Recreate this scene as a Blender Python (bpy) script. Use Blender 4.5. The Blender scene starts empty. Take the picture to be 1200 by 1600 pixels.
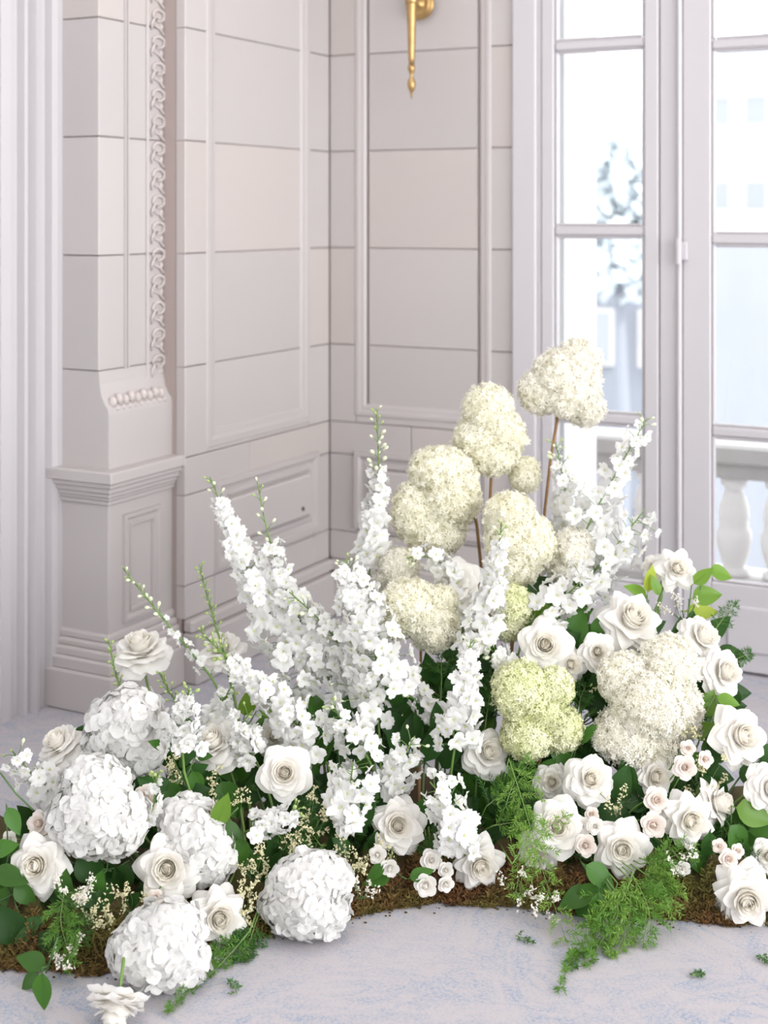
import bpy, math, random
from mathutils import Vector, Matrix, noise

rnd = random.Random(7)
PI = math.pi
scene = bpy.context.scene
COL = scene.collection

# ------------------------------------------------------------------ camera, world, light, exposure
FPX, HORIZON, CAM_H = 2200.0, 335.0, 1.40          # focal length in pixels of the 1200x1600 frame
YAW = math.radians(27.6)
RT = Vector((math.cos(YAW), math.sin(YAW), 0))      # camera right
FW = Vector((-math.sin(YAW), math.cos(YAW), 0))     # camera forward (level)
UP = Vector((0, 0, 1))

cam_data = bpy.data.cameras.new('camera')
cam = bpy.data.objects.new('camera', cam_data)
COL.objects.link(cam)
cam.location = (0, 0, CAM_H)
cam.rotation_euler = (PI / 2, 0, YAW)
cam_data.sensor_fit = 'VERTICAL'
cam_data.sensor_height = 36
cam_data.sensor_width = 27
cam_data.lens = 36 * FPX / 1600
cam_data.shift_y = -(800 - HORIZON) / 1600
cam_data.clip_end = 500
cam_data.dof.use_dof = True
cam_data.dof.focus_distance = 2.85
cam_data.dof.aperture_fstop = 3.2
scene.camera = cam

world = bpy.data.worlds.new('sky')
scene.world = world
world.use_nodes = True
bg = world.node_tree.nodes['Background']
bg.inputs[0].default_value = (0.965, 0.98, 1.0, 1)
bg.inputs[1].default_value = 3.6

def area_light(name, loc, target, sx, sy, power, color=(1, 1, 1)):
    d = bpy.data.lights.new(name, 'AREA')
    d.shape = 'RECTANGLE'; d.size = sx; d.size_y = sy; d.energy = power; d.color = color
    o = bpy.data.objects.new(name, d); COL.objects.link(o)
    o.location = loc
    o.rotation_euler = (Vector(target) - Vector(loc)).to_track_quat('-Z', 'Y').to_euler()
    return o
area_light('window_light_side', (3.5, 1.5, 2.2), (-1.4, 2.9, 0.5), 4.4, 2.8, 96, (0.985, 0.99, 1.0))
area_light('window_light_rear', (0.6, -3.9, 2.3), (-1.0, 2.9, 0.4), 4.0, 2.2, 30, (1.0, 0.98, 0.965))
area_light('added_overhead_fill', (-1.5, 1.9, 3.5), (-1.6, 2.1, 0.0), 2.4, 2.4, 26, (1.0, 0.985, 0.96))  # added overhead fill that brightens the carpet
sd = bpy.data.lights.new('sun', 'SUN'); sd.energy = 4.0; sd.angle = math.radians(3); sd.color = (1.0, 0.97, 0.92)
sun = bpy.data.objects.new('sun', sd); COL.objects.link(sun)
sun.rotation_euler = Vector((-0.72, 0.16, -0.68)).to_track_quat('-Z', 'Y').to_euler()

scene.view_settings.view_transform = 'Standard'
scene.view_settings.look = 'None'
scene.view_settings.gamma = 1
scene.view_settings.use_curve_mapping = False
scene.view_settings.exposure = 0.23
scene.cycles.max_bounces = 16
scene.cycles.diffuse_bounces = 12
scene.cycles.transparent_max_bounces = 12
scene.cycles.sample_clamp_indirect = 6

# ------------------------------------------------------------------ pixel measuring helpers
def P(px, py, Z):
    """point of the world at distance Z along the level view axis"""
    return RT * ((px - 600) / FPX * Z) + FW * Z + UP * (CAM_H - (py - HORIZON) / FPX * Z)
def ray(px):
    d = RT * ((px - 600) / FPX) + FW
    return d
def on_x(px, X):                     # Y of the point seen at column px on plane x = X
    d = ray(px); t = X / d.x
    return t * d.y
def on_y(px, Y):                     # X of the point seen at column px on plane y = Y
    d = ray(px); t = Y / d.y
    return t * d.x

# ------------------------------------------------------------------ materials
def mat(name, color, rough=0.6, metal=0.0, var=0.0, nscale=0.0, namt=0.0, color2=None, bump=0.0, bscale=40.0,
        transl=0.0, coat=0.0, spec=0.5, tcolor=None):
    m = bpy.data.materials.new(name); m.use_nodes = True
    nt = m.node_tree; N = nt.nodes; L = nt.links
    b = N['Principled BSDF']; out = N['Material Output']
    b.inputs['Roughness'].default_value = rough
    b.inputs['Metallic'].default_value = metal
    b.inputs['Specular IOR Level'].default_value = spec
    b.inputs['Coat Weight'].default_value = coat
    c = None
    def rgb(col):
        n = N.new('ShaderNodeRGB'); n.outputs[0].default_value = (*col, 1); return n.outputs[0]
    c = rgb(color)
    tc = N.new('ShaderNodeTexCoord')
    if color2 is not None and nscale:
        nz = N.new('ShaderNodeTexNoise'); nz.inputs['Scale'].default_value = nscale; nz.inputs['Detail'].default_value = 5
        L.new(tc.outputs['Object'], nz.inputs['Vector'])
        rp = N.new('ShaderNodeMapRange'); rp.inputs[1].default_value = 0.35; rp.inputs[2].default_value = 0.65
        L.new(nz.outputs['Fac'], rp.inputs[0])
        mu = N.new('ShaderNodeMath'); mu.operation = 'MULTIPLY'; mu.inputs[1].default_value = namt
        L.new(rp.outputs[0], mu.inputs[0])
        mx = N.new('ShaderNodeMix'); mx.data_type = 'RGBA'
        L.new(mu.outputs[0], mx.inputs[0]); L.new(c, mx.inputs[6]); L.new(rgb(color2), mx.inputs[7])
        c = mx.outputs[2]
    if var:
        oi = N.new('ShaderNodeObjectInfo')
        mr = N.new('ShaderNodeMapRange'); mr.inputs[3].default_value = 1 - var; mr.inputs[4].default_value = 1 + var
        L.new(oi.outputs['Random'], mr.inputs[0])
        hs = N.new('ShaderNodeHueSaturation')
        L.new(mr.outputs[0], hs.inputs['Value']); L.new(c, hs.inputs['Color'])
        c = hs.outputs['Color']
    L.new(c, b.inputs['Base Color'])
    if bump:
        nb = N.new('ShaderNodeTexNoise'); nb.inputs['Scale'].default_value = bscale; nb.inputs['Detail'].default_value = 6
        L.new(tc.outputs['Object'], nb.inputs['Vector'])
        bp = N.new('ShaderNodeBump'); bp.inputs['Strength'].default_value = bump; bp.inputs['Distance'].default_value = 0.004
        L.new(nb.outputs['Fac'], bp.inputs['Height']); L.new(bp.outputs[0], b.inputs['Normal'])
    if transl:
        tr = N.new('ShaderNodeBsdfTranslucent')
        if tcolor: tr.inputs['Color'].default_value = (*tcolor, 1)
        else: L.new(c, tr.inputs['Color'])
        ms = N.new('ShaderNodeMixShader'); ms.inputs[0].default_value = transl
        L.new(b.outputs[0], ms.inputs[1]); L.new(tr.outputs[0], ms.inputs[2]); L.new(ms.outputs[0], out.inputs['Surface'])
    return m

M = {}
M['stone'] = mat('limestone', (0.475, 0.442, 0.431), 0.42, var=0.035, nscale=3.0, namt=0.45, color2=(0.458, 0.428, 0.422), bump=0.06, bscale=60)
M['stone_warm'] = mat('limestone_warm', (0.485, 0.441, 0.417), 0.45, var=0.03, nscale=4.0, namt=0.6, color2=(0.475, 0.434, 0.418), bump=0.06, bscale=60)
M['mortar'] = mat('mortar_joint', (0.38, 0.315, 0.295), 0.9)
M['carving'] = mat('carved_limestone', (0.53, 0.475, 0.455), 0.6, bump=0.05, bscale=90)
M['paint'] = mat('white_gloss_paint', (0.50, 0.48, 0.495), 0.35, nscale=5, namt=0.3, color2=(0.485, 0.467, 0.485))
M['brass'] = mat('aged_brass', (0.52, 0.35, 0.15), 0.36, metal=0.85, nscale=30, namt=0.7, color2=(0.40, 0.25, 0.10))
M['hole'] = mat('painted_hole_shade', (0.06, 0.055, 0.06), 0.8)  # shade inside the hole, put into a disc's colour
M['rose'] = mat('white_rose_petal', (0.90, 0.885, 0.85), 0.55, var=0.015, transl=0.34, spec=0.25)
M['rose_in'] = mat('cream_rose_heart', (0.94, 0.92, 0.87), 0.55, var=0.015, transl=0.40, spec=0.25)
M['blush'] = mat('blush_petal', (0.90, 0.84, 0.79), 0.55, var=0.02, transl=0.28, spec=0.25)
M['blush_in'] = mat('blush_heart', (0.90, 0.80, 0.72), 0.55, transl=0.4, spec=0.25)
M['hyd'] = mat('white_hydrangea_petal', (0.81, 0.805, 0.79), 0.6, var=0.06, transl=0.34, spec=0.2)
M['hyd_eye'] = mat('hydrangea_eye', (0.80, 0.80, 0.62), 0.6)
M['hyd_core'] = mat('hydrangea_pale_green_heart', (0.76, 0.77, 0.68), 0.8)  # pale green filler inside each mophead
M['pan'] = mat('cream_panicle_petal', (0.95, 0.935, 0.80), 0.6, nscale=14, namt=0.6, color2=(0.95, 0.94, 0.86), transl=0.40, spec=0.2)
M['pan_w'] = mat('ivory_panicle_petal', (0.95, 0.935, 0.87), 0.6, nscale=14, namt=0.6, color2=(0.95, 0.935, 0.82), transl=0.40, spec=0.2)
M['pan_g'] = mat('lime_panicle_petal', (0.83, 0.86, 0.52), 0.6, nscale=16, namt=0.8, color2=(0.87, 0.87, 0.68), transl=0.25, spec=0.2)
M['delph'] = mat('white_delphinium_petal', (0.835, 0.835, 0.815), 0.6, var=0.05, transl=0.32, spec=0.2)
M['delph_eye'] = mat('delphinium_eye', (0.62, 0.66, 0.22), 0.6)
M['bud'] = mat('pale_bud', (0.78, 0.82, 0.60), 0.6, transl=0.2)
M['bud_g'] = mat('green_bud', (0.42, 0.52, 0.20), 0.6, transl=0.2)
M['stem'] = mat('green_stem', (0.15, 0.26, 0.06), 0.5)
M['stem_d'] = mat('dark_green_stem', (0.07, 0.14, 0.04), 0.5)
M['twig'] = mat('brown_twig', (0.30, 0.17, 0.07), 0.7, nscale=60, namt=0.6, color2=(0.2, 0.12, 0.05))
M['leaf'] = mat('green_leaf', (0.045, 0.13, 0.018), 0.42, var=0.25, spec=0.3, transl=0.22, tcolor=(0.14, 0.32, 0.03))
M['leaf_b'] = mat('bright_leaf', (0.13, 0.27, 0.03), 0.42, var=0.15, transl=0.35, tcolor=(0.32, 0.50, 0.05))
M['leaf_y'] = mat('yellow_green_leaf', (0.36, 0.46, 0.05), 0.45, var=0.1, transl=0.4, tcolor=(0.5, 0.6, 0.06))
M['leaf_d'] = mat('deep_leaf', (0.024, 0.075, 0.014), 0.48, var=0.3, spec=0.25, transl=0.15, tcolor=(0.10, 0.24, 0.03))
M['fern'] = mat('fern_needle', (0.11, 0.26, 0.035), 0.5, transl=0.3, tcolor=(0.22, 0.42, 0.05))
M['fern_l'] = mat('light_fern_needle', (0.20, 0.36, 0.06), 0.5, transl=0.3, tcolor=(0.32, 0.5, 0.08))
M['fern_d'] = mat('deep_fern_needle', (0.05, 0.15, 0.03), 0.5, transl=0.25, tcolor=(0.12, 0.3, 0.04))
M['statice'] = mat('statice_blossom', (0.80, 0.76, 0.50), 0.6, transl=0.2)
M['statice_w'] = mat('white_statice_blossom', (0.85, 0.82, 0.74), 0.6, transl=0.2)
M['moss'] = mat('moss', (0.060, 0.065, 0.014), 0.95, nscale=9, namt=1.0, color2=(0.065, 0.034, 0.013), bump=0.6, bscale=90)
M['moss_t'] = mat('moss_tuft', (0.20, 0.19, 0.045), 0.9, nscale=8, namt=1.0, color2=(0.20, 0.095, 0.035))
M['out_stone'] = mat('outside_stone', (0.46, 0.44, 0.43), 0.8, nscale=2, namt=0.5, color2=(0.4, 0.39, 0.39))
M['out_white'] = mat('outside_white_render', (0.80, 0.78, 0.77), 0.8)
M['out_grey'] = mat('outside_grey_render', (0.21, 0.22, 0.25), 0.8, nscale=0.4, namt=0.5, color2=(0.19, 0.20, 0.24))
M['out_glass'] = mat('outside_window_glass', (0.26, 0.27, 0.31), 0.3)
M['out_leaf'] = mat('hazed_tree_leaf', (0.52, 0.56, 0.59), 0.8)  # haze and overexposure put into the leaf colour
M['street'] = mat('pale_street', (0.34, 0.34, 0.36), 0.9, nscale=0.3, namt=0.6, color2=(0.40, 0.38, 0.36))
M['glass_backing'] = mat('grey_green_backing', (0.10, 0.12, 0.12), 0.8)  # reflected tone of the left glass put into a backing colour
M['ceiling'] = mat('ceiling_paint', (0.75, 0.73, 0.72), 0.8)

def glass_mat():
    m = bpy.data.materials.new('window_glass'); m.use_nodes = True
    nt = m.node_tree; N = nt.nodes; L = nt.links
    N.remove(N['Principled BSDF'])
    t = N.new('ShaderNodeBsdfTransparent'); t.inputs[0].default_value = (0.96, 0.98, 0.985, 1)
    g = N.new('ShaderNodeBsdfGlossy'); g.inputs['Roughness'].default_value = 0.02
    f = N.new('ShaderNodeFresnel'); f.inputs[0].default_value = 1.3
    mx = N.new('ShaderNodeMixShader')
    L.new(f.outputs[0], mx.inputs[0]); L.new(t.outputs[0], mx.inputs[1]); L.new(g.outputs[0], mx.inputs[2])
    L.new(mx.outputs[0], N['Material Output'].inputs['Surface'])
    return m
M['glass'] = glass_mat()

def carpet_mat():
    m = bpy.data.materials.new('carpet_wool'); m.use_nodes = True
    nt = m.node_tree; N = nt.nodes; L = nt.links
    b = N['Principled BSDF']; b.inputs['Roughness'].default_value = 0.95; b.inputs['Specular IOR Level'].default_value = 0.1
    tc = N.new('ShaderNodeTexCoord')
    mp = N.new('ShaderNodeMapping'); L.new(tc.outputs['Object'], mp.inputs[0])
    def nz(scale, detail, rough, dist=0.0, vec=None):
        n = N.new('ShaderNodeTexNoise'); n.inputs['Scale'].default_value = scale; n.inputs['Detail'].default_value = detail
        n.inputs['Roughness'].default_value = rough; n.inputs['Distortion'].default_value = dist
        L.new(vec or mp.outputs[0], n.inputs['Vector']); return n
    big = nz(3.2, 2, 0.5, 0.6)                         # where the blue figure is strong
    vor = N.new('ShaderNodeTexVoronoi'); vor.inputs['Scale'].default_value = 5.0
    L.new(mp.outputs[0], vor.inputs['Vector'])
    # brushed strokes: each cell strokes in its own direction
    sep = N.new('ShaderNodeSeparateColor'); L.new(vor.outputs['Color'], sep.inputs[0])
    ang = N.new('ShaderNodeMath'); ang.operation = 'MULTIPLY'; ang.inputs[1].default_value = 6.28
    L.new(sep.outputs[0], ang.inputs[0])
    rot = N.new('ShaderNodeVectorRotate'); rot.rotation_type = 'Z_AXIS'
    L.new(mp.outputs[0], rot.inputs['Vector']); L.new(ang.outputs[0], rot.inputs['Angle'])
    sc = N.new('ShaderNodeMapping'); sc.inputs['Scale'].default_value = (12, 34, 1)
    L.new(rot.outputs[0], sc.inputs[0])
    strokes = nz(1.0, 3, 0.6, 0.8, sc.outputs[0])
    fine = nz(150, 4, 0.8)
    def mr(src, a, b_, c, d):
        n = N.new('ShaderNodeMapRange'); n.inputs[1].default_value = a; n.inputs[2].default_value = b_
        n.inputs[3].default_value = c; n.inputs[4].default_value = d; L.new(src, n.inputs[0]); return n.outputs[0]
    def mth(op, a, b_):
        n = N.new('ShaderNodeMath'); n.operation = op; n.use_clamp = True
        L.new(a, n.inputs[0]); L.new(b_, n.inputs[1]); return n.outputs[0]
    s1 = mr(strokes.outputs['Fac'], 0.40, 0.66, 0.1, 1)
    b1 = mr(big.outputs['Fac'], 0.34, 0.60, 0.40, 1.0)
    f1 = mr(fine.outputs['Fac'], 0.45, 0.56, 0.10, 1.0)
    fac = mth('MULTIPLY', mth('MULTIPLY', s1, b1), f1)
    mx = N.new('ShaderNodeMix'); mx.data_type = 'RGBA'
    L.new(fac, mx.inputs[0])
    mx.inputs[6].default_value = (0.495, 0.465, 0.478, 1); mx.inputs[7].default_value = (0.25, 0.32, 0.445, 1)
    sp = N.new('ShaderNodeMix'); sp.data_type = 'RGBA'
    L.new(mr(fine.outputs['Fac'], 0.50, 0.68, 0, 0.34), sp.inputs[0])
    L.new(mx.outputs[2], sp.inputs[6]); sp.inputs[7].default_value = (0.36, 0.37, 0.42, 1)
    L.new(sp.outputs[2], b.inputs['Base Color'])
    bp = N.new('ShaderNodeBump'); bp.inputs['Strength'].default_value = 0.5; bp.inputs['Distance'].default_value = 0.004
    pile = nz(420, 2, 0.6)
    L.new(pile.outputs['Fac'], bp.inputs['Height']); L.new(bp.outputs[0], b.inputs['Normal'])
    return m
M['carpet'] = carpet_mat()

# ------------------------------------------------------------------ mesh builder and object helpers
class MB:
    def __init__(s): s.v = []; s.f = []; s.m = []
    def add(s, vs, fs, mi=0):
        o = len(s.v); s.v.extend([tuple(x) for x in vs])
        for f in fs: s.f.append(tuple(i + o for i in f)); s.m.append(mi)
    def box(s, x0, x1, y0, y1, z0, z1, ch=0.0, mi=0):
        if x0 > x1: x0, x1 = x1, x0
        if y0 > y1: y0, y1 = y1, y0
        if z0 > z1: z0, z1 = z1, z0
        if ch <= 0:
            vs = [(x, y, z) for x in (x0, x1) for y in (y0, y1) for z in (z0, z1)]
            s.add(vs, [(0, 1, 3, 2), (4, 6, 7, 5), (0, 4, 5, 1), (2, 3, 7, 6), (0, 2, 6, 4), (1, 5, 7, 3)], mi); return
        ch = min(ch, (x1 - x0) / 2.2, (y1 - y0) / 2.2, (z1 - z0) / 2.2)
        vs = []; idx = {}
        for i, x in enumerate((x0, x1)):
            for j, y in enumerate((y0, y1)):
                for k, z in enumerate((z0, z1)):
                    sx, sy, sz = (1, -1)[i] * ch, (1, -1)[j] * ch, (1, -1)[k] * ch
                    idx[(i, j, k, 0)] = len(vs); vs.append((x, y + sy, z + sz))
                    idx[(i, j, k, 1)] = len(vs); vs.append((x + sx, y, z + sz))
                    idx[(i, j, k, 2)] = len(vs); vs.append((x + sx, y + sy, z))
        fs = []
        for i in (0, 1):
            q = [idx[(i, a, b, 0)] for a, b in ((0, 0), (1, 0), (1, 1), (0, 1))]; fs.append(q if i else q[::-1])
            q = [idx[(a, i, b, 1)] for a, b in ((0, 0), (1, 0), (1, 1), (0, 1))]; fs.append(q[::-1] if i else q)
            q = [idx[(a, b, i, 2)] for a, b in ((0, 0), (1, 0), (1, 1), (0, 1))]; fs.append(q if i else q[::-1])
        for a in (0, 1):
            for b in (0, 1):
                fs.append((idx[(a, b, 0, 0)], idx[(a, b, 1, 0)], idx[(a, b, 1, 1)], idx[(a, b, 0, 1)]))
                fs.append((idx[(a, 0, b, 0)], idx[(a, 1, b, 0)], idx[(a, 1, b, 2)], idx[(a, 0, b, 2)]))
                fs.append((idx[(0, a, b, 1)], idx[(1, a, b, 1)], idx[(1, a, b, 2)], idx[(0, a, b, 2)]))
        for i in (0, 1):
            for j in (0, 1):
                for k in (0, 1):
                    fs.append(tuple(idx[(i, j, k, c)] for c in range(3)))
        s.add(vs, fs, mi)
    def tube(s, pts, radii, sides=6, mi=0):
        n = len(pts); vs = []; fs = []
        prev = None
        for i, p in enumerate(pts):
            p = Vector(p)
            t = (Vector(pts[min(i + 1, n - 1)]) - Vector(pts[max(i - 1, 0)]))
            t = t.normalized() if t.length > 1e-9 else Vector((0, 0, 1))
            if prev is None:
                a = t.orthogonal().normalized()
            else:
                a = (prev - t * prev.dot(t)); a = a.normalized() if a.length > 1e-6 else t.orthogonal().normalized()
            prev = a; b = t.cross(a)
            r = radii[i] if isinstance(radii, (list, tuple)) else radii
            for k in range(sides):
                an = 2 * PI * k / sides
                vs.append(p + (a * math.cos(an) + b * math.sin(an)) * r)
        for i in range(n - 1):
            for k in range(sides):
                fs.append((i * sides + k, i * sides + (k + 1) % sides, (i + 1) * sides + (k + 1) % sides, (i + 1) * sides + k))
        fs.append(tuple(range(sides))[::-1]); fs.append(tuple((n - 1) * sides + k for k in range(sides)))
        s.add(vs, fs, mi)
    def lathe(s, prof, center=(0, 0, 0), axis='Z', sides=16, mi=0):
        vs = []; fs = []; c = Vector(center)
        for r, z in prof:
            for k in range(sides):
                a = 2 * PI * k / sides
                p = Vector((r * math.cos(a), r * math.sin(a), z))
                if axis == 'Y': p = Vector((p.x, -p.z, p.y))        # grows towards -Y
                vs.append(c + p)
        n = len(prof)
        for i in range(n - 1):
            for k in range(sides):
                fs.append((i * sides + k, i * sides + (k + 1) % sides, (i + 1) * sides + (k + 1) % sides, (i + 1) * sides + k))
        fs.append(tuple(range(sides))[::-1]); fs.append(tuple((n - 1) * sides + k for k in range(sides)))
        s.add(vs, fs, mi)
    def ellipsoid(s, c, rx, ry, rz, nu=8, nv=5, mi=0, jit=0.0):
        vs = [(c[0], c[1], c[2] - rz)]; fs = []
        for j in range(1, nv):
            t = -PI / 2 + PI * j / nv
            for k in range(nu):
                a = 2 * PI * k / nu; q = 1 + (rnd.uniform(-jit, jit) if jit else 0)
                vs.append((c[0] + rx * q * math.cos(t) * math.cos(a), c[1] + ry * q * math.cos(t) * math.sin(a), c[2] + rz * q * math.sin(t)))
        vs.append((c[0], c[1], c[2] + rz)); last = len(vs) - 1
        for k in range(nu):
            fs.append((0, 1 + (k + 1) % nu, 1 + k))
            fs.append((last, 1 + (nv - 2) * nu + k, 1 + (nv - 2) * nu + (k + 1) % nu))
        for j in range(nv - 2):
            for k in range(nu):
                a = 1 + j * nu + k; b = 1 + j * nu + (k + 1) % nu
                fs.append((a, b, b + nu, a + nu))
        s.add(vs, fs, mi)
    def mesh(s, name, mats, smooth=True):
        me = bpy.data.meshes.new(name)
        me.from_pydata(s.v, [], s.f)
        for m in (mats if isinstance(mats, (list, tuple)) else [mats]): me.materials.append(m)
        me.polygons.foreach_set('material_index', s.m)
        if smooth: me.polygons.foreach_set('use_smooth', [True] * len(s.f))
        me.update()
        return me

def put(name, me, parent=None, mtx=None):
    o = bpy.data.objects.new(name, me); COL.objects.link(o)
    if parent: o.parent = parent
    if mtx is not None: o.matrix_basis = mtx
    return o
def obj(name, mb, mats, parent=None, smooth=False):
    return put(name, mb.mesh(name, mats, smooth), parent)
def tag(o, label, cat, group=None, kind=None):
    o['label'] = label; o['category'] = cat
    if group: o['group'] = group
    if kind: o['kind'] = kind
    return o
def thing(name, label, cat, loc, group=None):
    o = bpy.data.objects.new(name, None); COL.objects.link(o)
    o.empty_display_size = 0.02; o.location = loc
    return tag(o, label, cat, group)
def struct(name, mb, m, label, cat, smooth=False):
    o = obj(name, mb, m, None, smooth)
    return tag(o, label, cat, None, 'structure')
def frame_basis(pos, normal, roll=0.0, scale=1.0):
    n = Vector(normal).normalized()
    q = Vector((0, 0, 1)).rotation_difference(n)
    return Matrix.Translation(pos) @ q.to_matrix().to_4x4() @ Matrix.Rotation(roll, 4, 'Z') @ Matrix.Scale(scale, 4)
def cdir(a, b, c):                  # a to the right, b up, c towards the camera
    return (RT * a + UP * b - FW * c).normalized()
def bez(p0, p1, p2, p3, n):
    out = []
    for i in range(n + 1):
        t = i / n; u = 1 - t
        out.append(p0 * u ** 3 + p1 * 3 * u * u * t + p2 * 3 * u * t * t + p3 * t ** 3)
    return out

# ------------------------------------------------------------------ the room
XL, YB = -2.47, 4.31                # left wall panel face, back wall face
YS = 3.445                          # where the left wall steps back to the pilaster
YP = 3.15                           # pilaster face towards the camera
XS, XP = -2.555, -2.52              # pilaster shaft and pedestal faces
XD = -2.70                          # door casing plane
H = 3.6
COURSES = [0.673, 0.944, 1.283, 1.621, 1.958, 2.296, 2.634, 2.972, 3.31, H]

mb = MB(); mb.box(-4.6, 3.6, -4.2, YB + 0.16, -0.12, 0.0)
struct('floor', mb, M['carpet'], 'pale carpet brushed with blue under the flowers', 'floor')
mb = MB(); mb.box(-4.8, 4.6, -4.4, YB + 0.3, H, H + 0.15)
struct('ceiling', mb, M['ceiling'], 'plain white ceiling above the room, out of view', 'ceiling')

mb = MB(); mb.box(-4.8, 3.6, -4.4, -4.2, -0.1, H)
struct('wall_front', mb, M['ceiling'], 'plain white wall behind the camera, out of view', 'wall')

def stone(parent, to, u0, u1, v0, v1, out=0.012, warm=False, gap=0.0012, ch=0.0025, back=-0.02):
    """one dressed block, u along the wall, v up, w out of it"""
    u0, u1 = min(u0, u1) + gap, max(u0, u1) - gap; v0 += gap; v1 -= gap
    a = [(u0, v0, back), (u1, v0, back), (u1, v1, back), (u0, v1, back)]
    b = [(u0, v0, out - ch), (u1, v0, out - ch), (u1, v1, out - ch), (u0, v1, out - ch)]
    c = [(u0 + ch, v0 + ch, out), (u1 - ch, v0 + ch, out), (u1 - ch, v1 - ch, out), (u0 + ch, v1 - ch, out)]
    vs = [to(*p) for p in a + b + c]
    fs = [(8, 9, 10, 11)]
    for k in range(4):
        j = (k + 1) % 4
        fs += [(k, j, 4 + j, 4 + k), (4 + k, 4 + j, 8 + j, 8 + k)]
    m = MB(); m.add(vs, fs)
    return obj('stone', m, M['stone_warm' if warm else 'stone'], parent)
def loop_moulding(parent, to, u0, u1, v0, v1, prof, name='moulding', m='stone'):
    """profile (inset, out) swept round a rectangle with mitred corners"""
    mm = MB(); vs = []; n = len(prof)
    for d, w in prof:
        vs += [to(u0 + d, v0 + d, w), to(u1 - d, v0 + d, w), to(u1 - d, v1 - d, w), to(u0 + d, v1 - d, w)]
    fs = []
    for i in range(n - 1):
        for k in range(4):
            fs.append((i * 4 + k, i * 4 + (k + 1) % 4, i * 4 + 4 + (k + 1) % 4, i * 4 + 4 + k))
    mm.add(vs, fs)
    return obj(name, mm, M[m], parent)

LW = lambda u, v, w: (XL + w - 0.012, u, v)
BW = lambda u, v, w: (u, YB - w + 0.012, v)

# --- left wall: backing body, step and blocks
mb = MB()
mb.box(XL - 0.4, XL - 0.016, YS + 0.004, YB + 0.3, 0, H)
mb.box(XD - 0.2, XP - 0.05, YP + 0.02, YS + 0.01, 0, H)
wall_left = struct('wall_left', mb, M['mortar'], 'left stone wall of pale panelled limestone blocks beside the pilaster', 'wall')
yA, yB_ = 3.585, 4.145             # field of the tall recessed panel
for i in range(len(COURSES) - 1):
    z0, z1 = COURSES[i], COURSES[i + 1]
    stone(wall_left, LW, YS, yA - 0.02, z0, z1, warm=(i % 4 == 2))
    stone(wall_left, LW, yB_ + 0.02, YB, z0, z1, warm=(i % 4 == 1))
    if i == 0:
        stone(wall_left, LW, yA - 0.02, yB_ + 0.02, z0, 0.70)
        stone(wall_left, LW, yA, yB_, 0.70, z1, out=0.004)
    else:
        stone(wall_left, LW, yA, yB_, z0, z1, out=0.004, warm=(i % 3 == 2))
PANEL = [(-0.030, 0.011), (-0.026, 0.016), (-0.006, 0.016), (0.004, 0.012), (0.018, 0.011), (0.024, 0.004)]
loop_moulding(wall_left, LW, yA, yB_, 0.715, H - 0.1, PANEL)
# dado
for z0, z1 in ((0.56, 0.673),):
    stone(wall_left, LW, YS, 3.80, z0, z1); stone(wall_left, LW, 3.80, YB, z0, z1, warm=True)
for z0, z1 in ((0.29, 0.56), (0.19, 0.29)):
    stone(wall_left, LW, YS, 3.60, z0, z1); stone(wall_left, LW, 3.60, 4.20, z0, z1); stone(wall_left, LW, 4.20, YB, z0, z1)
DADO = [(-0.004, 0.012), (0.0, 0.026), (0.016, 0.026), (0.024, 0.016), (0.034, 0.014), (0.040, 0.020), (0.052, 0.020), (0.058, 0.012)]
loop_moulding(wall_left, LW, 3.60, 4.215, 0.31, 0.578, DADO)
mb = MB(); mb.box(XL - 0.002, XL + 0.022, 3.665, 4.15, 0.375, 0.515, 0.006)
obj('raised_panel', mb, M['stone'], wall_left)
mb = MB(); mb.lathe([(0.007, 0), (0.007, 0.004)], (0, 0, 0), 'Z', 10)
hole = obj('painted_hole', mb, M['hole'], wall_left); hole.location = (XL + 0.0225, on_x(472, XL + 0.02), 0.405); hole.rotation_euler = (0, PI / 2, 0)  # flat dark disc on the panel in place of a shaded hole
mb = MB(); mb.box(XL - 0.01, XL + 0.045, YS, YB, 0, 0.15, 0.006); mb.box(XL - 0.01, XL + 0.028, YS, YB, 0.15, 0.19, 0.008)
bl = struct('baseboard_left', mb, M['stone'], 'stone base course along the left wall behind the flowers', 'baseboard')

# --- pilaster with pedestal, cornice and carved chain
pil = tag(bpy.data.objects.new('trim_1', None), 'carved stone pilaster on a moulded pedestal beside the left door casing', 'pilaster', None, 'structure')
COL.objects.link(pil); pil.location = (XP, YP, 0)
def pchild(name, mb, m='stone', smooth=False):
    o = obj(name, mb, M[m], pil, smooth); o.matrix_parent_inverse = Matrix.Translation(-Vector(pil.location)); return o
for i in range(1, len(COURSES) - 1):
    z0, z1 = COURSES[i] + (0.0 if i > 1 else 0.012), COURSES[i + 1]
    mb = MB(); mb.box(XD - 0.06, XS, YP, YS + 0.015, z0 + 0.0012, z1 - 0.0012, 0.0025)
    pchild('stone', mb, 'stone_warm' if i == 4 else 'stone')
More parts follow.
